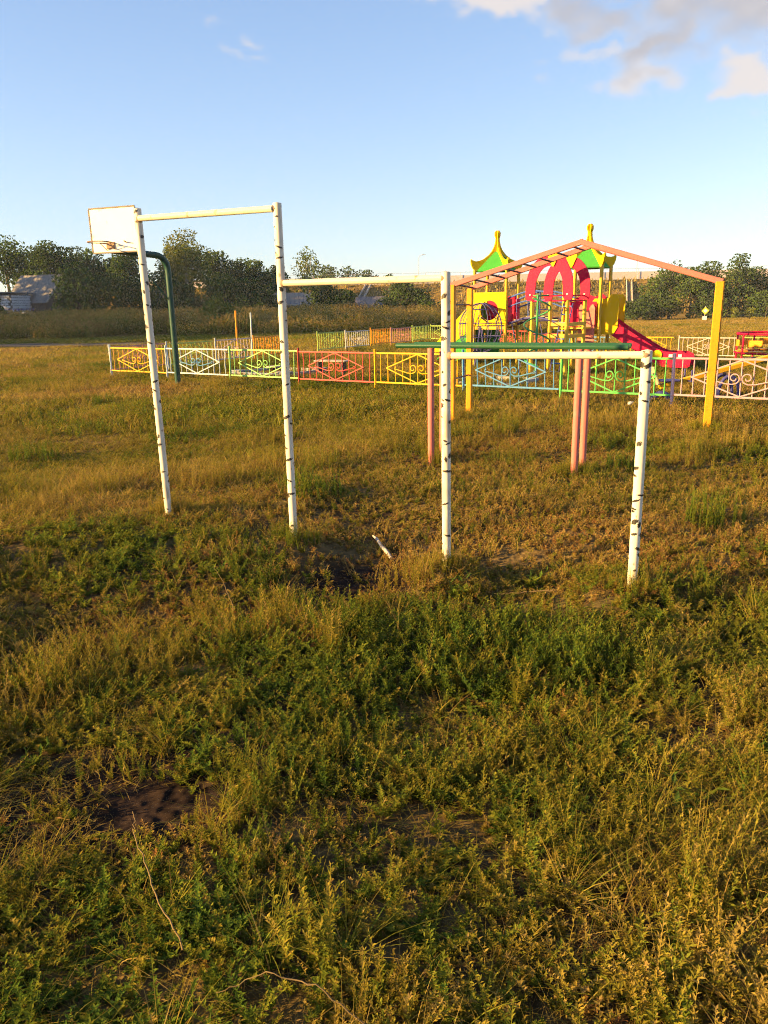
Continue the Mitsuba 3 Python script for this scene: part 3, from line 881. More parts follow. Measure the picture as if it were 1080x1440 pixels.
# blue ring net in front of the yellow hole panel
nc = world(ML, [-.05, -W - .55, 1.10])
ringm = []
for i in range(7):
    a = i * math.pi / 7
    t = np.linspace(0, 2 * math.pi, 29)
    R_ = .60
    x, z = R_ * np.cos(t), R_ * np.sin(t)
    part(ps + '__climbing_net', 'hoop', tube(np.stack([nc[0] + x * math.cos(a), nc[1] + x * math.sin(a), nc[2] + z * 1.12], 1), .011, 5, caps=False), 'net_blue', smooth=True)
for z, s in ((.45, .72), (.12, .98), (-.2, .96), (-.48, .70)):
    t = np.linspace(0, 2 * math.pi, 29)
    part(ps + '__climbing_net', 'ring', tube(np.stack([nc[0] + .6 * s * np.cos(t), nc[1] + .6 * s * np.sin(t), nc[2] + z * 1.12 + 0 * t], 1), .011, 5, caps=False), 'net_blue', smooth=True)
for s in (-1, 1):
    part(ps + '__climbing_net', 'leg', tube([[nc[0], nc[1], nc[2] + .05], [nc[0] + s * .22, nc[1] - .1, -.4]], .02, 6), 'net_blue')
part(ps + '__climbing_net', 'leg', tube([[nc[0], nc[1], nc[2] + .3], world(ML, [0, -W, 1.2])], .018, 6), 'net_blue')

# ------------------------------------------------------------------ seesaw, merry-go-round, sandbox, bench
ss = thing('seesaw', 'yellow seesaw beam on a blue arch behind the lilac fence section', 'seesaw')
lo, hi = np.array([4.98, 13.62, .13]), np.array([7.75, 13.86, .78])
part(ss, 'beam', beam(lo, hi, .10, .085, .01), 'enamel_yellow')
for dy in (-.14, .14):
    pts = [[6.22 + .19 * math.cos(a), 13.72 + dy, -.12 + (.42 if math.sin(a) > -.01 else 0) * abs(math.sin(a)) ** .8 + (0)] for a in np.linspace(math.pi, 0, 15)]
    pts = [[pts[0][0] - .03, pts[0][1], -.4]] + pts + [[pts[-1][0] + .03, pts[-1][1], -.4]]
    part(ss, 'arch', tube(pts, .032, 8), 'enamel_blue' if dy > 5 else 'net_blue', smooth=True)
part(ss, 'axle', tube([[6.22, 13.5, .33], [6.22, 13.94, .33]], .02, 8), 'rung_metal')
for t in (.06, .94):
    c = lo + (hi - lo) * t
    part(ss, 'handle', tube([c + [.35 if t < .5 else -.35, -.16, .26], c + [.35 if t < .5 else -.35, -.16, .06], c + [.35 if t < .5 else -.35, .16, .06], c + [.35 if t < .5 else -.35, .16, .26]], .016, 7), 'net_blue')
    part(ss, 'seat', moved(cbox(.34, .24, .03, .008), frame(c + [0, 0, .075], 0)), 'net_blue')
part(ss, 'seat_back', beam(lo + [-.03, 0, .04], lo + [-.16, -.02, .36], .16, .03, .006), 'wood_bare')
part(ss, 'tyre_bumper', moved(trimesh.creation.torus(.17, .055, 18, 8), frame([lo[0] + .05, lo[1], -.16], 0) @ trimesh.transformations.rotation_matrix(math.pi / 2, [1, 0, 0])), 'net_blue', smooth=True)

mg = thing('merry_go_round', 'red metal merry-go-round with orange seats cut by the right edge of the picture', 'merry-go-round')
mc = np.array([12.05, 23.4, -.36])
t = np.linspace(0, 2 * math.pi, 37)
ringp = lambda r, z: np.stack([mc[0] + r * np.cos(t), mc[1] + r * np.sin(t), mc[2] + z + 0 * t], 1)
part(mg, 'top_rail', tube(ringp(1.12, .98), .032, 8, caps=False), 'plastic_red', smooth=True)
part(mg, 'seat_rail', tube(ringp(1.16, .42), .025, 8, caps=False), 'plastic_red', smooth=True)
part(mg, 'base_rail', tube(ringp(1.10, .16), .030, 8, caps=False), 'plastic_red', smooth=True)
part(mg, 'hub', tube([[*mc[:2], mc[2] - .3], [*mc[:2], mc[2] + .6]], .09, 12), 'plastic_red', smooth=40)
dk = trimesh.creation.cylinder(1.06, .03, sections=32).apply_translation(mc + [0, 0, .20])
part(mg, 'platform', dk, 'plank_grey')
for i in range(8):
    a = i * math.pi / 4 + .15
    c, s_ = math.cos(a), math.sin(a)
    part(mg, 'upright', tube([[mc[0] + 1.12 * c, mc[1] + 1.12 * s_, mc[2] + .14], [mc[0] + 1.12 * c, mc[1] + 1.12 * s_, mc[2] + .98]], .028, 7), 'plastic_red', smooth=40)
    part(mg, 'spoke', tube([[mc[0], mc[1], mc[2] + .16], [mc[0] + 1.1 * c, mc[1] + 1.1 * s_, mc[2] + .16]], .02, 6), 'plastic_red')
    R = frame([mc[0] + .98 * math.cos(a + .39), mc[1] + .98 * math.sin(a + .39), mc[2] + .46], -(a + .39))
    part(mg, 'seat', moved(cbox(.30, .50, .03, .008), R), 'enamel_orange')
    R = frame([mc[0] + 1.10 * math.cos(a + .39), mc[1] + 1.10 * math.sin(a + .39), mc[2] + .70], -(a + .39))
    part(mg, 'seat_back', moved(cbox(.03, .50, .20, .008), R), 'enamel_orange')

sb = thing('sandbox', 'low sandbox with pale painted boards behind the light green fence section', 'sandbox')
sa = frame([-2.75, 20.6, -.12], math.atan2(.56, .83))
for i, (x, y, w, d, mat) in enumerate([(0, -.85, 1.9, .07, 'board_blue'), (0, .85, 1.9, .07, 'board_grey'), (-.92, 0, .07, 1.62, 'board_blue'), (.92, 0, .07, 1.62, 'board_grey')]):
    part(sb, 'board', moved(cbox(w, d, .26, .01), sa @ frame([x, y, .03], 0)), mat)
for x, y in ((-.8, -.72), (.8, -.72), (.8, .72), (-.8, .72)):
    part(sb, 'corner_seat', moved(cbox(.36, .32, .035, .008), sa @ frame([x, y, .182], 0)), 'board_grey')
part(sb, 'sand', moved(cbox(1.76, 1.62, .16, .01), sa @ frame([0, 0, -.02], 0)), 'sand')

bn = thing('bench', 'small white topped bench behind the red fence section', 'bench')
bm = frame([-1.28, 19.9, -.08], .5)
part(bn, 'seat', moved(cbox(.95, .26, .04, .01), bm @ frame([0, 0, .38], 0)), 'board_grey')
for x in (-.36, .36):
    part(bn, 'leg', moved(cbox(.06, .22, .62, .01), bm @ frame([x, 0, .05], 0)), 'rung_metal')

sb = thing('sandbox', 'low sandbox edged with bare wooden planks behind the light blue fence section', 'sandbox')
sa = frame([2.55, 17.3, -.15], math.atan2(.56, .83))
for x, y, w, d in [(0, -.7, 1.6, .06), (0, .7, 1.6, .06), (-.78, 0, .06, 1.34), (.78, 0, .06, 1.34)]:
    part(sb, 'board', moved(cbox(w, d, .22, .01), sa @ frame([x, y, .03], 0)), 'board_grey')
part(sb, 'sand', moved(cbox(1.5, 1.34, .10, .01), sa), 'sand')

# ------------------------------------------------------------------ small things on the ground
st = thing('stick', 'pale bare stick lying in the dark hollow between the posts', 'stick')
pts = np.array([[-.09, 5.70, .03], [-.06, 5.60, .035], [-.02, 5.47, .01], [.01, 5.38, .005], [.045, 5.26, -.01]])
pts[:, 2] += float(gz(pts[:, 0], pts[:, 1]).max()) + .02
part(st, 'branch', tube(pts, [.006, .011, .013, .016, .012], 8), 'deadwood', smooth=True)
lt = thing('paper_scrap', 'crumpled white paper scrap in the grass before the green fence section', 'litter')
m = trimesh.creation.icosphere(2, .042)
v = m.vertices + (meshkit.noise(m.vertices * 40, 3)[:, None] - .5) * .05
m = trimesh.Trimesh(v * [1.1, .8, .55], m.faces, process=False).apply_translation([4.12, 12.5, .0])
part(lt, 'paper', m, 'litter_white')


def dry_stalk(pts, r, label):
    k = thing('dry_stalk', label, 'dry stalk')
    p = np.array(pts, float)
    p[:, 2] += gz(p[:, 0], p[:, 1])
    n = 22
    tt = np.linspace(0, len(p) - 1, n)
    q = np.stack([np.interp(tt, np.arange(len(p)), p[:, c]) for c in range(3)], 1)
    q += (np.random.default_rng(len(scene)).random(q.shape) - .5) * .009
    part(k, 'stem', tube(q, np.linspace(r, r * .4, n), 6), 'straw', smooth=True)


dry_stalk([(-.55, 1.60, .10), (-.66, 1.74, .17), (-.74, 1.86, .26), (-.75, 1.90, .30)], .0026, 'bent straw coloured stalk leaning in the weeds at the lower left')
dry_stalk([(-.05, 1.36, .10), (-.18, 1.41, .19), (-.30, 1.44, .20), (-.42, 1.43, .16)], .0023, 'long dry stalk lying across the grass at the bottom edge')
dry_stalk([(-1.37, 4.70, .05), (-1.3, 4.62, .18), (-1.26, 4.55, .26)], .0026, 'short reddish dry stalk left of the dark weeds')
dry_stalk([(-.93, 4.30, .06), (-1.0, 4.40, .20), (-1.08, 4.50, .26)], .0026, 'thin dry twig bowed over the dark weeds below the second post')
dry_stalk([(1.25, 1.75, .06), (1.18, 1.85, .22), (1.12, 1.93, .34)], .003, 'dry stalk rising from the weeds at the lower right')
dry_stalk([(.95, 4.02, .20), (.80, 4.05, .19), (.62, 4.04, .17)], .0035, 'fine straw lying on the green weeds below the fourth post')


# ------------------------------------------------------------------ leaves, sprigs, blades: (vertices, triangles, uv)
def kites(P, D, S, l, w, fold, hue, val):
    l, w = l[:, None], w[:, None]
    N = np.cross(D, S)
    v = np.stack([P, P + D * l * .45 + S * w * .5 + N * w * fold, P + D * l, P + D * l * .45 - S * w * .5 + N * w * fold], 1).reshape(-1, 3)
    k = np.arange(len(P))[:, None] * 4
    f = np.concatenate([k + [0, 1, 2], k + [0, 2, 3]])
    return v, f, np.repeat(np.stack([hue, val], 1), 4, 0)


def ribbons(pts, S, w, hue, val):
    """pts (n, k, 3), side (n, 3), half widths (n, k)."""
    n, k = pts.shape[:2]
    v = np.stack([pts + S[:, None] * w[..., None], pts - S[:, None] * w[..., None]], 2).reshape(-1, 3)
    b = (np.arange(n)[:, None] * k + np.arange(k - 1)[None]).reshape(-1, 1) * 2
    f = np.concatenate([b + [0, 1, 3], b + [0, 3, 2]])
    return v, f, np.repeat(np.stack([hue, val], 1), 2 * k, 0)


def joined(ps):
    V, F, U, o = [], [], [], 0
    for v, f, u in ps:
        V.append(v), F.append(f + o), U.append(u)
        o += len(v)
    return np.vstack(V), np.vstack(F), np.vstack(U)


def rand_unit(r, n):
    v = r.normal(size=(n, 3))
    return v / np.linalg.norm(v, axis=1, keepdims=True)


def disc(r, n, R):
    a, q = r.random(n) * 2 * np.pi, R * np.sqrt(r.random(n))
    return np.stack([q * np.cos(a), q * np.sin(a), np.zeros(n)], 1)


def sprigs(r, n, R, h, lean, nl, ll, lw, hue, dh, tip=0., stem=.0016, per=4, start=.08, erect=.36):
    """Leafy upright weeds: per stems share a root."""
    root = np.repeat(disc(r, (n + per - 1) // per, R), per, 0)[:n] + disc(r, n, .015)
    H = h[0] + (h[1] - h[0]) * r.random(n) ** 1.3
    a = r.random(n) * 2 * np.pi
    L = np.stack([np.cos(a), np.sin(a), np.zeros(n)], 1) * (lean * r.random(n) ** .7)[:, None]
    hh, vv = hue + dh * r.normal(size=n), r.random(n)
    curve = lambda t: root[:, None] + np.stack([0 * t, 0 * t, t], -1) * H[:, None, None] + L[:, None] * (H[:, None] * (t * .5 + t ** 2 * .5))[..., None]
    ts = np.broadcast_to(np.linspace(0, 1, 4), (n, 4))
    sd = np.stack([-np.sin(a), np.cos(a), np.zeros(n)], 1)
    out = [ribbons(curve(ts), sd, np.broadcast_to(stem * np.array([1, .9, .7, .3]), (n, 4)), np.clip(hh + .12, 0, 1), vv * .6)]
    t = np.clip(start + (1 - start) * (np.arange(nl)[None] + r.random((n, nl))) / nl, 0, 1)
    P = curve(t).reshape(-1, 3)
    az = (np.arange(nl)[None] * 2.4 + r.random((n, 1)) * 6.3 + (r.random((n, nl)) - .5) * 1.2).reshape(-1)
    el = np.clip(erect + .35 * t + (r.random((n, nl)) - .5) * .7, -.2, 1.45).reshape(-1)
    D = np.stack([np.cos(az) * np.cos(el), np.sin(az) * np.cos(el), np.sin(el)], 1)
    S = np.stack([-np.sin(az), np.cos(az), (r.random(len(az)) - .5) * .9], 1)
    S /= np.linalg.norm(S, axis=1, keepdims=True)
    size = (1 - .45 * t).reshape(-1) * (.65 + .7 * r.random(len(az)))
    hu = np.clip(np.repeat(hh, nl) + tip * t.reshape(-1) ** 2 + .05 * r.normal(size=len(az)), 0, 1)
    out.append(kites(P, D, S, ll * size, lw * size, .18, hu, np.clip(np.repeat(vv, nl) * .6 + .4 * r.random(len(az)), 0, 1)))
    return joined(out)


def blades(r, n, R, h, w, bend, hue, dh, seg=3, tuft=12, spread=.05):
    root = np.repeat(disc(r, max(1, (n + tuft - 1) // tuft), R), tuft, 0)[:n] + disc(r, n, spread)
    H = h[0] + (h[1] - h[0]) * r.random(n)
    a = r.random(n) * 2 * np.pi
    d = np.stack([np.cos(a), np.sin(a), np.zeros(n)], 1)
    t = np.linspace(0, 1, seg + 1)
    bd = (bend * (.3 + r.random(n)))[:, None]
    x = H[:, None] * (t * .22 + bd * t ** 2)
    z = H[:, None] * (t - .38 * bd * t ** 2)
    pts = root[:, None] + d[:, None] * x[..., None] + np.stack([0 * z, 0 * z, z], -1)
    tw = r.normal(size=n) * .8
    S = np.stack([-np.sin(a + tw), np.cos(a + tw), np.zeros(n)], 1)
    return ribbons(pts, S, (w * (.6 + .8 * r.random(n)))[:, None] * (1 - .92 * t ** 1.5)[None], np.clip(hue + dh * r.normal(size=n), 0, 1), r.random(n))


def litter(r, n, R, l, w, hue):
    """Dry bits lying on the soil."""
    P = disc(r, n, R) + np.stack([np.zeros(n), np.zeros(n), .004 + .03 * r.random(n)], 1)
    a = r.random(n) * 6.3
    D = np.stack([np.cos(a), np.sin(a), (r.random(n) - .5) * .5], 1)
    S = np.stack([-np.sin(a), np.cos(a), (r.random(n) - .5)], 1)
    return kites(P, D, S, l * (.4 + r.random(n)), np.full(n, w), .1, np.clip(hue + .1 * r.normal(size=n), 0, 1), r.random(n))


GROUPS = {}


def group(name, vfu):
    v, f, u = vfu
    scene['grown_' + name] = {'type': 'shapegroup', 'leaf': mikit.ply(trimesh.Trimesh(v, f, process=False), 'foliage', uv=u)}
    GROUPS[name] = 'grown_' + name
    return name


R0 = .30
g_ = np.random.default_rng
KIND = {}
# close by: every leaf
for tag, RR, m, c in (('0', .165, .33, 4), ('h', .30, 1., 4)):
    q = lambda n: max(2, int(n * m))
    KIND['green' + tag] = [group(f'green{tag}{i}', joined([sprigs(g_(10 + i), q(64), RR, (.06, .19), .85, 40, .026, .0110, .25, .06, .10), litter(g_(50 + i), q(50), RR, .05, .002, .72)])) for i in range(c)]
    KIND['gold' + tag] = [group(f'gold{tag}{i}', joined([sprigs(g_(20 + i), q(60), RR, (.06, .20), .80, 42, .023, .0086, .44, .07, .20), sprigs(g_(24 + i), q(12), RR, (.07, .17), .8, 36, .028, .0105, .28, .05, .1), blades(g_(25 + i), q(10), RR, (.10, .24), .0012, .6, .66, .10, 4), litter(g_(55 + i), q(90), RR, .06, .002, .74)])) for i in range(c)]
    KIND['red' + tag] = [group(f'red{tag}{i}', joined([sprigs(g_(30 + i), q(70), RR, (.03, .09), .9, 26, .017, .0070, .68, .12, .22), sprigs(g_(36 + i), q(36), RR, (.05, .14), .8, 32, .021, .008, .40, .07, .15), litter(g_(60 + i), q(140), RR, .05, .002, .8)])) for i in range(c)]
    KIND['dry' + tag] = [group(f'dry{tag}{i}', joined([blades(g_(40 + i), q(130), RR, (.06, .22), .0014, .9, .68, .13, 5, 16, .04), blades(g_(45 + i), q(40), RR, (.08, .20), .0020, .7, .34, .08, 4, 12), sprigs(g_(47 + i), q(40), RR, (.06, .16), .8, 36, .022, .0078, .44, .08, .2), litter(g_(65 + i), q(240), RR, .08, .002, .74)])) for i in range(c)]
KIND['tall0'] = [group(f'tall0{i}', joined([sprigs(g_(70 + i), 16, .09, (.16, .29), .45, 60, .024, .0080, .46, .06, .18, .002), blades(g_(75 + i), 8, .10, (.14, .28), .0013, .5, .62, .1, 5, 10)])) for i in range(4)]
KIND['tuft0'] = [group(f'tuft0{i}', blades(g_(90 + i), 40, .03, (.10, .24), .0019, .8, .60, .14, 5, 46, .03)) for i in range(3)]
KIND['broad0'] = [group(f'broad0{i}', sprigs(g_(95 + i), 9, .05, (.05, .13), 1.0, 11, .060, .021, .22, .06, .05, .002, 9, .05, .3)) for i in range(3)]
KIND['straw0'] = [group(f'straw0{i}', joined([litter(g_(80 + i), 110, .22, .09, .0022, .74), litter(g_(84 + i), 60, .22, .03, .005, .9), blades(g_(88 + i), 14, .22, (.04, .12), .0013, 1.2, .7, .1, 4, 5)])) for i in range(2)]
# middle distance
R1 = .50
KIND['green1'] = [group(f'green1{i}', joined([sprigs(g_(110 + i), 190, R1, (.05, .16), .6, 17, .034, .014, .27, .06, .06, .002), litter(g_(150 + i), 60, R1, .06, .004, .72)])) for i in range(3)]
KIND['gold1'] = [group(f'gold1{i}', joined([sprigs(g_(120 + i), 170, R1, (.05, .17), .55, 17, .026, .009, .42, .08, .16, .002), blades(g_(125 + i), 60, R1, (.06, .17), .0024, .6, .64, .1, 2), litter(g_(155 + i), 100, R1, .07, .004, .74)])) for i in range(3)]
KIND['red1'] = [group(f'red1{i}', joined([sprigs(g_(130 + i), 250, R1, (.02, .08), .9, 12, .022, .010, .66, .14, .2, .002), sprigs(g_(136 + i), 36, R1, (.03, .10), .8, 12, .024, .010, .38, .08, .1, .002), blades(g_(138 + i), 60, R1, (.05, .14), .0024, .6, .7, .1, 2), litter(g_(160 + i), 100, R1, .06, .004, .8)])) for i in range(3)]
KIND['dry1'] = [group(f'dry1{i}', joined([blades(g_(140 + i), 420, R1, (.05, .17), .0028, .7, .64, .13, 2, 10, .06), blades(g_(144 + i), 140, R1, (.05, .14), .0028, .5, .36, .08, 2, 8, .06), sprigs(g_(147 + i), 50, R1, (.04, .12), .7, 14, .024, .009, .44, .08, .16, .002)])) for i in range(3)]
# far
R2 = 1.3
KIND['gold2'] = [group(f'gold2{i}', joined([blades(g_(220 + i), 760, R2, (.06, .18), .007, .7, .56, .12, 1, 6, .10), sprigs(g_(225 + i), 190, R2, (.04, .14), .6, 7, .055, .022, .44, .10, .1, .004)])) for i in range(3)]
KIND['green2'] = [group(f'green2{i}', joined([sprigs(g_(210 + i), 330, R2, (.05, .17), .6, 7, .060, .024, .30, .08, .06, .004), blades(g_(215 + i), 400, R2, (.06, .16), .007, .6, .5, .12, 1, 6, .10)])) for i in range(3)]
KIND['dry2'] = [group(f'dry2{i}', joined([blades(g_(240 + i), 900, R2, (.05, .15), .008, .8, .66, .10, 1, 6, .12), sprigs(g_(245 + i), 90, R2, (.03, .10), .8, 6, .055, .024, .50, .10, .1, .004)])) for i in range(3)]
R3 = 3.2
KIND['field3'] = [group(f'field3{i}', joined([blades(g_(320 + i), 1500, R3, (.08, .22), .016, .7, .62, .10, 1, 5, .25)])) for i in range(3)]
KIND['mown3'] = [group(f'mown3{i}', joined([blades(g_(330 + i), 1300, R3, (.08, .24), .016, .7, .40, .12, 1, 5, .25)])) for i in range(2)]


def weeds4(r, n, R):
    """Waist high meadow weeds with feathery tops."""
    root, H = disc(r, n, R), .55 + .75 * r.random(n) ** 1.3
    a = r.random(n) * 6.3
    d = np.stack([np.cos(a), np.sin(a), np.zeros(n)], 1)
    t = np.linspace(0, 1, 3)
    pts = root[:, None] + d[:, None] * (H[:, None] * .14 * t ** 2)[..., None] + np.stack([np.zeros((n, 3)), np.zeros((n, 3)), H[:, None] * t], -1)
    hue = np.clip(.46 + .14 * r.normal(size=n), 0, 1)
    out = [ribbons(pts, np.stack([-d[:, 1], d[:, 0], d[:, 2]], 1), np.broadcast_to(np.array([.012, .010, .005]), (n, 3)), hue, r.random(n))]
    m = 8
    tt = .12 + .7 * r.random((n, m))
    P = (root[:, None] + np.stack([0 * tt, 0 * tt, H[:, None] * tt], -1)).reshape(-1, 3)
    az, el = r.random(n * m) * 6.3, .3 + .9 * r.random(n * m)
    D = np.stack([np.cos(az) * np.cos(el), np.sin(az) * np.cos(el), np.sin(el)], 1)
    S = np.stack([-np.sin(az), np.cos(az), r.random(n * m) - .5], 1)
    out.append(kites(P, D, S, .16 + .14 * r.random(n * m), np.full(n * m, .045), .2, np.clip(np.repeat(hue - .14, m) + .08 * r.normal(size=n * m), 0, 1), r.random(n * m)))
    m = 6
    P = np.repeat(pts[:, 2], m, 0) + r.normal(size=(n * m, 3)) * [.03, .03, .07]
    az, el = r.random(n * m) * 6.3, .7 + .7 * r.random(n * m)
    D = np.stack([np.cos(az) * np.cos(el), np.sin(az) * np.cos(el), np.sin(el)], 1)
    S = np.stack([-np.sin(az), np.cos(az), r.random(n * m) - .5], 1)
    out.append(kites(P, D, S, .08 + .08 * r.random(n * m), np.full(n * m, .04), .2, np.clip(.72 + .10 * r.normal(size=n * m), 0, 1), .4 + .6 * r.random(n * m)))
    return joined(out)


KIND['meadow4'] = [group(f'meadow4{i}', weeds4(g_(400 + i), 150, 1.7)) for i in range(3)]
print('triangles', {k: len(meshkit.WRITTEN[scene[GROUPS[v[0]]]['leaf']['filename']][1]) for k, v in KIND.items()})

PLACED = {}
TOTAL = 0


def sow(stuff, kind, x, y, s, sz=1.0, lift=0.0):
    global TOTAL
    i = PLACED[stuff] = PLACED.get(stuff, 0) + 1
    name = KIND[kind][int(RNG.integers(len(KIND[kind])))]
    a = RNG.random() * 2 * math.pi
    e = .2
    zx, zy = (ground_at(x + e, y) - ground_at(x - e, y)) / (2 * e), (ground_at(x, y + e) - ground_at(x, y - e)) / (2 * e)
    Sh = np.eye(4)
    Sh[2, 0], Sh[2, 1] = zx, zy
    c, s_ = math.cos(a) * s, math.sin(a) * s
    Rm = np.array([[c, -s_, 0, 0], [s_, c, 0, 0], [0, 0, sz, 0], [0, 0, 0, 1.0]])
    M = Sh @ Rm
    M[:3, 3] = [x, y, ground_at(x, y) + lift]
    scene[f'{stuff}__{i:03d}'] = {'type': 'instance', 'shapegroup': {'type': 'ref', 'id': GROUPS[name]}, 'to_world': T(M.tolist())}
    TOTAL += len(meshkit.WRITTEN[scene[GROUPS[name]]['leaf']['filename']][1])


def grid(x0f, x1f, y0, y1, step, r):
    y = y0
    while y < y1:
        for x in np.arange(x0f(y), x1f(y), step):
            yield x + (r.random() - .5) * step * .9, y + (r.random() - .5) * step * .9
        y += step * .9


BLOBS = [  # kind wanted near (x, y) with radii: green, red, dry, gold
    ('green', 1.0, 3.5, 1.3, .45), ('green', 2.4, 3.7, 1.2, .55), ('green', -.75, 4.95, .7, .4), ('green', -2.4, 5.3, 1.0, .4), ('green', 0, 3.5, .5, .4), ('green', 4.6, 8.6, 1.4, 1.0), ('green', -.7, 1.55, .4, .25),
    ('gold', -1.5, 3.6, 1.0, .5), ('gold', -.3, 2.7, .8, .4), ('gold', .9, 2.6, .8, .4), ('gold', .3, 1.7, .7, .35),
    ('red', 1.3, 5.6, 1.7, 1.1), ('red', .9, 7.2, 1.4, 1.0), ('red', -1.3, 4.15, .7, .35), ('red', 2.9, 5.6, 1.4, .9), ('red', .2, 6.4, .9, .8), ('red', .35, 3.05, .5, .22), ('red', 3.4, 7.5, 1.2, .9), ('red', -.2, 2.15, .4, .2),
    ('dry', -4.5, 9.5, 2.6, 2.6), ('dry', -2.6, 7.2, .9, .7), ('dry', 1.75, 2.7, .6, .5), ('dry', .55, 1.75, .4, .25), ('dry', -.5, 1.5, .4, .2), ('dry', 2.6, 3.1, .6, .4), ('dry', -7, 15, 4, 5), ('dry', 1.0, 2.0, .4, .25)]


def choose(x, y):
    w = {'green': .17, 'red': .26, 'dry': .24, 'gold': .60}
    for k, cx, cy, rx, ry in BLOBS:
        w[k] += (9.0 if k == 'red' else 2.4) * math.exp(-((x - cx) / rx) ** 2 - ((y - cy) / ry) ** 2)
    nz = float(meshkit.fbm(np.array([[x * .9, y * .9, .5]]), 3, 12)[0])
    w['green'] *= 1 + 6 * max(0, nz - .5)
    w['dry'] *= 1 + 9 * max(0, .5 - nz)
    ks = list(w)
    p = np.array([w[k] for k in ks]) ** 1.5
    return ks[int(RNG.choice(4, p=p / p.sum()))]


def bare(x, y):
    return math.exp(-((x + .12) / .34) ** 2 - ((y - 4.93) / .30) ** 2) + .8 * math.exp(-((x + .32) / .3) ** 2 - ((y - 4.55) / .12) ** 2) + 1.0 * math.exp(-((x + .97) / .29) ** 2 - ((y - 2.40) / .20) ** 2) + .5 * math.exp(-((x + .25) / .3) ** 2 - ((y - 2.2) / .12) ** 2)


r = np.random.default_rng(77)
for y0, y1, step, tag in ((.35, 3.4, .118, '0'), (3.4, 4.8, .215, 'h')):
    for x, y in grid(lambda y: -.55 * y - 1.1, lambda y: .55 * y + 1.1, y0, y1, step, r):
        bb = bare(x, y)
        if bb > .15 and r.random() < .14:
            sow('weeds', 'straw0', x, y, .8 + .5 * r.random())
        hz = float(meshkit.fbm(np.array([[x * 2.3, y * 2.3, 3.5]]), 3, 21)[0])
        if r.random() < bb * 1.25 or (hz < .40 and r.random() < .50):
            if r.random() < .4 and bb < .10:
                sow('weeds', 'straw0', x, y, .7 + .5 * r.random())
            continue
        k = choose(x, y)
        sow('weeds', k + tag, x, y, (.75 + .4 * r.random()) * (1 if bb < .12 else .55), np.clip(-.65 + 3.0 * hz, .3, 1.5) * (.65 + .4 * r.random()))
        u = r.random() * (1 if tag == '0' else .33)
        if bb < .08 and u < .014:
            sow('weeds', 'tall0', x, y, .8 + .4 * r.random(), .75 + .4 * r.random())
        elif u < .075:
            sow('weeds', 'tuft0', x, y, .8 + .4 * r.random(), .7 + .5 * r.random())
        elif u < .10:
            sow('weeds', 'broad0', x, y, .8 + .5 * r.random(), .8 + .4 * r.random())
for x, y in grid(lambda y: -.55 * y - 1.8, lambda y: .55 * y + 1.8, 4.8, 12.0, .40, r):
    if r.random() < bare(x, y) * 1.4:
        continue
    hz = float(meshkit.fbm(np.array([[x * 1.1, y * 1.1, 3.5]]), 3, 21)[0])
    if hz < .36 and r.random() < .5:
        continue
    sow('weeds', choose(x, y) + '1', x, y, .8 + .4 * r.random(), np.clip(-.45 + 2.6 * hz, .3, 1.6) * (.7 + .4 * r.random()))
    if r.random() < .05:
        sow('weeds', 'green1' if r.random() < .35 else 'gold1', x, y, .35 + .3 * r.random(), 1.2 + .9 * r.random())
for x, y in grid(lambda y: -.55 * y - 2.5, lambda y: .55 * y + 2.5, 12.0, 30, 1.05, r):
    nz = float(meshkit.fbm(np.array([[x * .35, y * .35, .5]]), 3, 14)[0])
    k = 'green2' if nz > .58 else 'dry2' if (nz < .46 or (x < -.2 * y and r.random() < .5)) else 'gold2'
    sow('grass', k, x, y, .8 + .4 * r.random(), .5 + .75 * r.random() * (1.2 if y < 16 else .8))
    if r.random() < .25:
        sow('weeds', 'green1' if r.random() < .25 else 'gold1', x, y, .5 + .4 * r.random(), 1.0 + 1.1 * r.random())
for x, y in grid(lambda y: -.55 * y - 5, lambda y: .55 * y + 5, 30, 92, 3.1, r):
    if x < 14 and y > 56:
        continue
    dline = (x + 70) * 22.5 / 57 + (y - 66 + 1.6)
    if x < -9 and abs(dline) < 3.6:
        continue
    sow('grass', 'mown3' if (x < 12 and y > 46) or r.random() < .12 else 'field3', x, y, .8 + .4 * r.random(), .7 + .5 * r.random())
for x, y in grid(lambda y: -.55 * y - 6, lambda y: min(15, 15), 56.5, 80, 1.75, r):
    if 57.5 + 1.5 * math.sin(x * .3) > y and r.random() < .6:
        continue
    sow('meadow', 'meadow4', x, y, .9 + .3 * r.random(), (.55 + .75 * r.random() * float(meshkit.fbm(np.array([[x * .25, y * .25, 1.5]]), 3, 4)[0]) * 1.5) * (1 if x < 8 else .7))
for px, py, n_, k_, ss in ((-1.80, 6.10, 5, 'gold1', .22), (-.68, 5.41, 5, 'greenh', .3), (.41, 4.74, 4, 'goldh', .28), (1.47, 4.21, 4, 'goldh', .28), (.54, 8.30, 4, 'gold1', .25), (.69, 8.56, 3, 'gold1', .25), (1.94, 7.49, 4, 'gold1', .25),
                            (2.09, 7.75, 3, 'dry1', .25), (1.06, 11.38, 4, 'gold1', .3), (1.40, 12.1, 4, 'dry1', .3), (4.36, 10.05, 7, 'green1', .4), (4.68, 10.76, 4, 'gold1', .35), (-4.64, 17.42, 4, 'gold2', .2)):
    for i in range(n_):
        a_, d_ = r.random() * 6.3, .05 + .10 * r.random()
        sow('weeds', k_, px + d_ * math.cos(a_), py + d_ * math.sin(a_), ss, (.5 + .5 * r.random()) if k_.endswith('h') else (.8 + .6 * r.random()))
for q in NEAR:
    for i in range(3):
        sow('weeds', 'dry1' if i else 'gold1', q[0] + r.normal() * .08, q[1] + r.normal() * .08, .3, .9 + .6 * r.random())
labels['weeds'] = {'label': 'low leafy weeds and dry grass covering the near ground', 'kind': 'stuff'}
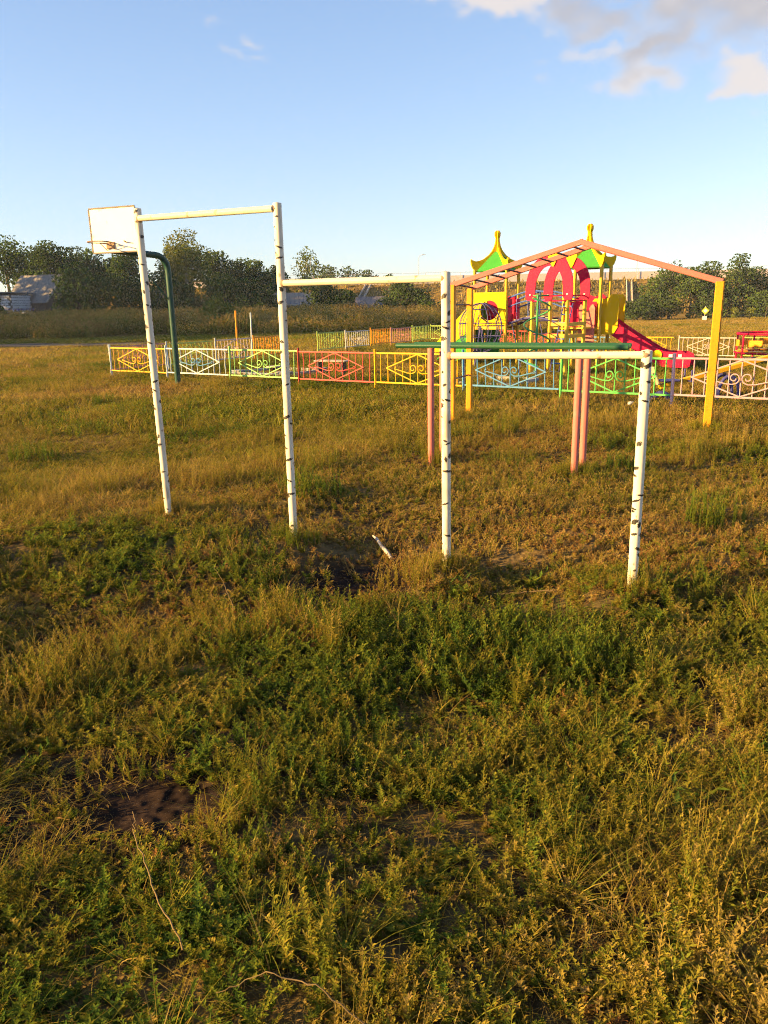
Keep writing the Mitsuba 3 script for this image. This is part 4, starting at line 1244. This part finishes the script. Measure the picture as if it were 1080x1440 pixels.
labels['grass'] = {'label': 'short golden green grass of the playground and the field', 'kind': 'stuff'}
labels['meadow'] = {'label': 'tall brownish meadow weeds with feathery tops behind the road', 'kind': 'stuff'}
print('copies', PLACED, 'sown triangles', TOTAL)


# grass on the embankment, one mesh
def bank_grass():
    r = np.random.default_rng(5)
    n = 9000
    x, t = -60 + 150 * r.random(n), r.random(n)
    y = 101 + 8.4 * t
    z = np.interp(y, [98, 100, 103, 106, 108.6, 109.6], [-.6, -.1, 1.2, 2.9, 4.35, 4.75])
    P = np.stack([x, y, z - .1], 1)
    a = r.random(n) * 6.3
    D = np.stack([np.cos(a) * .35, np.sin(a) * .35, np.ones(n)], 1)
    D /= np.linalg.norm(D, axis=1, keepdims=True)
    S = np.stack([-np.sin(a), np.cos(a), np.zeros(n)], 1)
    nz = meshkit.fbm(np.stack([x * .18, y * .5, x * 0], 1), 3, 8)
    v, f, u = kites(P, D, S, .35 + .45 * r.random(n), .10 + .14 * r.random(n), .2, np.clip(.66 - .9 * np.maximum(0, nz - .5) + .08 * r.normal(size=n), 0, 1), r.random(n))
    scene['bank_grass'] = mikit.ply(trimesh.Trimesh(v, f, process=False), 'tree_leaves', uv=u)
    labels['bank_grass'] = {'label': 'dry golden grass and weeds on the slope of the embankment', 'kind': 'stuff'}


bank_grass()


# ------------------------------------------------------------------ trees and shrubs
def crown(r, c, rad, n_lobes, n_leaf, leaf, hue, dh, weep=0., low=.2):
    c, rad = np.asarray(c, float), np.asarray(rad, float)
    d = rand_unit(r, n_lobes)
    d[:, 2] = np.where(d[:, 2] < (-.55 if low > .1 else -.95), -d[:, 2] * .6, d[:, 2])
    q = c + d * rad * (.35 + .62 * r.random((n_lobes, 1)) ** .6)
    if low <= .1:
        q[:, :2] = np.asarray(c)[:2] + (q[:, :2] - np.asarray(c)[:2]) * (1 + .25 * (q[:, 2:] < c[2]))
    lr = rad.mean() * (.22 + .22 * r.random(n_lobes))
    q[0], q[1] = c + [rad[0] * .1, 0, rad[2] * .86], c + [-rad[0] * .35, 0, rad[2] * .70]
    w = lr ** 2
    which = r.choice(n_lobes, n_leaf, p=w / w.sum())
    u = rand_unit(r, n_leaf)
    P = q[which] + u * (lr[which] * (.55 + .5 * r.random(n_leaf)))[:, None] * [1.1, 1.1, .85]
    P[:, 2] -= weep * r.random(n_leaf) ** 2 * 2
    D = u * .6 + rand_unit(r, n_leaf) * .9 + [0, 0, -weep * .8]
    D /= np.linalg.norm(D, axis=1, keepdims=True)
    S = np.cross(D, rand_unit(r, n_leaf))
    S /= np.linalg.norm(S, axis=1, keepdims=True)
    size = leaf * (.6 + .8 * r.random(n_leaf))
    lh = r.normal(size=n_lobes) * dh
    return kites(P, D, S, size, size * (.62 - .2 * min(1, weep)), .25, np.clip(hue + lh[which] + .03 * r.normal(size=n_leaf), 0, 1), np.clip(.5 * r.random(n_leaf) + .5 * r.random(n_lobes)[which], 0, 1)), q


TREE_N = 0


def tree(name, x, y, ztop, w, label, category, group=None, hue=.08, dh=.05, n=2600, leaf=.34, weep=0., slim=1.0, bark='bark', low=.18, depth=None, z0=None):
    global TREE_N
    TREE_N += 1
    r = np.random.default_rng(900 + TREE_N)
    z0 = ground_at(x, y) if z0 is None else z0
    h = ztop - z0
    k = thing(name, label, category, group)
    cz, rz = z0 + h * (1 + low) / 2, h * (1 - low) / 2
    (v, f, u), q = crown(r, [x, y, cz], [w * slim, w * slim, rz], int(26 + 10 * r.random()), n, leaf, hue, dh, weep, low)
    v[:, 2] = np.minimum(v[:, 2], ztop + .3)
    part(k, 'crown', trimesh.Trimesh(v, f, process=False), 'tree_leaves', uv=u)
    lx = (r.random() - .5) * .06 * h
    part(k, 'trunk', tube([[x, y, z0 - .4], [x + lx * .4, y, z0 + h * .3], [x + lx, y, z0 + h * .6], [x + lx * 1.2, y, z0 + h * .88]], [.03 * h, .022 * h, .013 * h, .004 * h], 8), bark, smooth=True)
    for i in range(5):
        t = .25 + .12 * i
        e = q[int(r.integers(len(q)))]
        part(k, 'limb', tube([[x + lx * t, y, z0 + h * t], (np.array([x + lx * t, y, z0 + h * t]) * .5 + e * .5) + [0, 0, .1 * h * .2], e], [.010 * h, .006 * h, .002 * h], 5), bark)


LEFT = [(-43.1, 92, 10.2, 3.2, 'leftmost tall dark tree of the village tree line'), (-42.0, 99, 10.2, 3.2, 'broad dark tree behind the leftmost one in the tree line'), (-38.0, 91, 9.5, 2.6, 'dark round tree rising above the plank house roof'),
        (-38.2, 100, 9.6, 3.0, 'dark tree standing behind the plank house'), (-34.4, 95, 8.9, 2.6, 'dark tree just left of the basketball board'), (-32.2, 97, 7.9, 2.6, 'lower dark tree seen under the basketball board'),
        (-28.5, 90, 8.1, 2.3, 'dark tree behind the lower edge of the basketball board'), (-26.4, 102, 8.1, 2.4, 'dark tree between the board and the tall birch'), (-19.9, 98, 8.6, 2.5, 'dark rounded tree just right of the tall birch'),
        (-17.6, 101, 7.9, 2.2, 'second dark rounded tree right of the tall birch'), (-15.0, 98, 7.4, 1.9, 'small dark tree left of the second birch painted post'), (-13.4, 103, 7.0, 1.8, 'low dark tree behind the second birch painted post')]
for i, (x, y, zt, w, lab) in enumerate(LEFT):
    tree('tree', x, y, zt, w, lab, 'tree', 'dark trees of the village tree line', .04, .05, 3000)
tree('birch_tree', -22.4, 92, 10.7, 2.7, 'tall weeping birch catching golden light behind the green pole', 'birch tree', None,   .34, .06, 5600, .32, .45, 1.0, 'birch_bark', .22)
tree('birch_tree', -9.6, 104, 9.3, 1.9, 'airy pale green birch right of the second birch painted post', 'birch tree', None, .22, .06, 1500, .32, .4, 1.0, 'birch_bark', .2)
for x, zt, w, lab in ((-9.3, 9.6, 2.2, 'low tree on the far side of the embankment beside the airy birch'), (-5.8, 9.2, 2.7, 'broad low tree beyond the embankment above the second bar'), (-2.0, 8.4, 1.8, 'smallest tree beyond the embankment above the second bar'), (2.0, 7.6, 1.6, 'tree top just showing over the embankment crest')):
    tree('far_tree', x, 150, zt, w, lab, 'tree', 'trees beyond the embankment', .06, .04, 900, .5, 0, 1, 'bark', .1)
SHRUB = [(-30.8, 80, 6.4, 1.9, .10, 'dark leafy tree with a yellow green top in front of the plank house'), (-28.6, 81, 5.4, 2.5, .03, 'dense dark thicket below the basketball board'), (-25.2, 83, 5.2, 2.1, .04, 'dense dark thicket left of the first birch painted post'),
         (-21.3, 84, 4.2, 1.9, .05, 'dark bush under the tall birch'), (-16.7, 85, 5.2, 2.4, .08, 'rounded green tree above the bright bush'), (-14.3, 87, 4.8, 2.4, .07, 'rounded dark green tree beside the blue walled house'),
         (-12.6, 85, 3.6, 1.4, .05, 'small dark bush left of the blue walled house'), (-6.1, 85, 4.4, 2.0, .03, 'dark shrub just right of the blue walled house'), (-4.0, 84, 3.4, 1.4, .16, 'greenish shrub left of the pale roofed shed'),
         (2.3, 83, 4.3, 2.0, .03, 'large dark shrub right of the pale roofed shed'), (4.5, 82, 3.2, 1.8, .03, 'dark rounded shrub left of the third birch painted post'), (-36.1, 73, 3.3, 1.0, .02, 'very dark bush at the left edge before the white shed'),
         (-24.0, 88, 6.2, 2.0, .03, 'dark tree filling the gap below the tall birch'), (-34.0, 88, 5.6, 2.4, .02, 'dark thicket right of the plank house')]
for x, y, zt, w, hu, lab in SHRUB:
    tree('shrub', x, y, zt, w, lab, 'shrub', 'shrubs and thickets before the village trees', hu, .05, 2400, .30, 0, 1, 'bark', .02)
tree('bright_bush', -12.5, 61, 2.75, 1.35, 'bright green leafy bush at the edge of the tall weeds', 'bush', None, .24, .05, 1500, .20, 0, 1, 'bark', .02)
RIGHT = [(32.7, 92, 4.4, 1.7, .07, 'broad dark tree nearest the drainage chute on the right'), (34.9, 94, 6.1, 2.6, .07, 'tall dark tree of the right hand clump below the pink rail'), (36.6, 92, 5.2, 2.1, .12, 'greener tree in the middle of the right hand clump'),
         (40.2, 96, 6.0, 2.4, .07, 'dark tree just left of the yellow ladder post top'), (39.0, 91, 3.6, 1.8, .05, 'lower dark tree behind the road sign'), (44.9, 94, 5.2, 2.1, .05, 'dark tree right of the narrow tall tree'), (47.3, 93, 4.2, 2.2, .05, 'dark tree at the right edge of the picture')]
for x, y, zt, w, hu, lab in RIGHT:
    tree('tree', x, y, zt, w, lab, 'tree', 'trees at the foot of the embankment on the right', hu, .06, 2800, .30, 0, 1, 'bark', .02)
tree('narrow_tree', 41.9, 92, 6.6, 1.5, 'narrow tall tree just right of the yellow ladder post', 'tree', None, .12, .05, 2600, .28, 0, 1, 'bark', .02)
for x, y, zt, w, lab in ((27.6, 90, 2.1, 2.0, 'dark low shrub right of the slide top'), (29.4, 89, 1.7, 1.6, 'low round shrub between the slide and the right hand trees'), (25.2, 91, 2.0, 1.6, 'dark shrub hidden behind the slide entrance'), (44.2, 89, 2.4, 2.2, 'dark bush under the right edge trees')):
    tree('low_shrub', x, y, zt, w, lab, 'shrub', 'low shrubs at the foot of the embankment', .04, .04, 1500, .26, 0, 1, 'bark', .0)
for x, lab in ((37.4, 'small sunlit sapling left of the other one at the field edge'), (39.0, 'small sunlit sapling right of the other one at the field edge')):
    tree('sapling', x, 82, .95, .42, lab, 'sapling', 'saplings at the edge of the right field', .30, .05, 260, .16, 0, 1, 'bark', .1)
# the tree row outside the picture on the left that throws the long evening shade over the meadow
SHADE = ['first', 'second', 'third', 'fourth', 'fifth', 'sixth', 'seventh', 'eighth', 'ninth', 'tenth']
for i, n in enumerate(SHADE):
    y = 37 + i * 4.3 + (.6 if i > 8 else 0)
    tree('shade_tree', -60 + 2.0 * math.sin(i * 2.1), y, 20.0 + 1.5 * math.sin(i * 1.7), 3.4, n + ' tall tree from the near end of the row left of the meadow', 'tree', 'trees of the row left of the meadow', .06, .05, 1700, .8, 0, 1, 'bark', .03)



# ------------------------------------------------------------------ thin evening haze
scene['air'] = {'type': 'homogeneous', 'albedo': {'type': 'rgb', 'value': [.95, .95, .95]}, 'sigma_t': {'type': 'rgb', 'value': [.00034, .00037, .00043]}}
scene['haze'] = {'type': 'cube', 'to_world': T().translate([0, 0, 10.5]).scale([560, 560, 13.5]), 'bsdf': {'type': 'null'}, 'interior': {'type': 'ref', 'id': 'air'}}
labels['haze'] = {'label': 'thin evening haze over the far trees and embankment', 'kind': 'stuff'}
scene['camera']['medium'] = {'type': 'ref', 'id': 'air'}
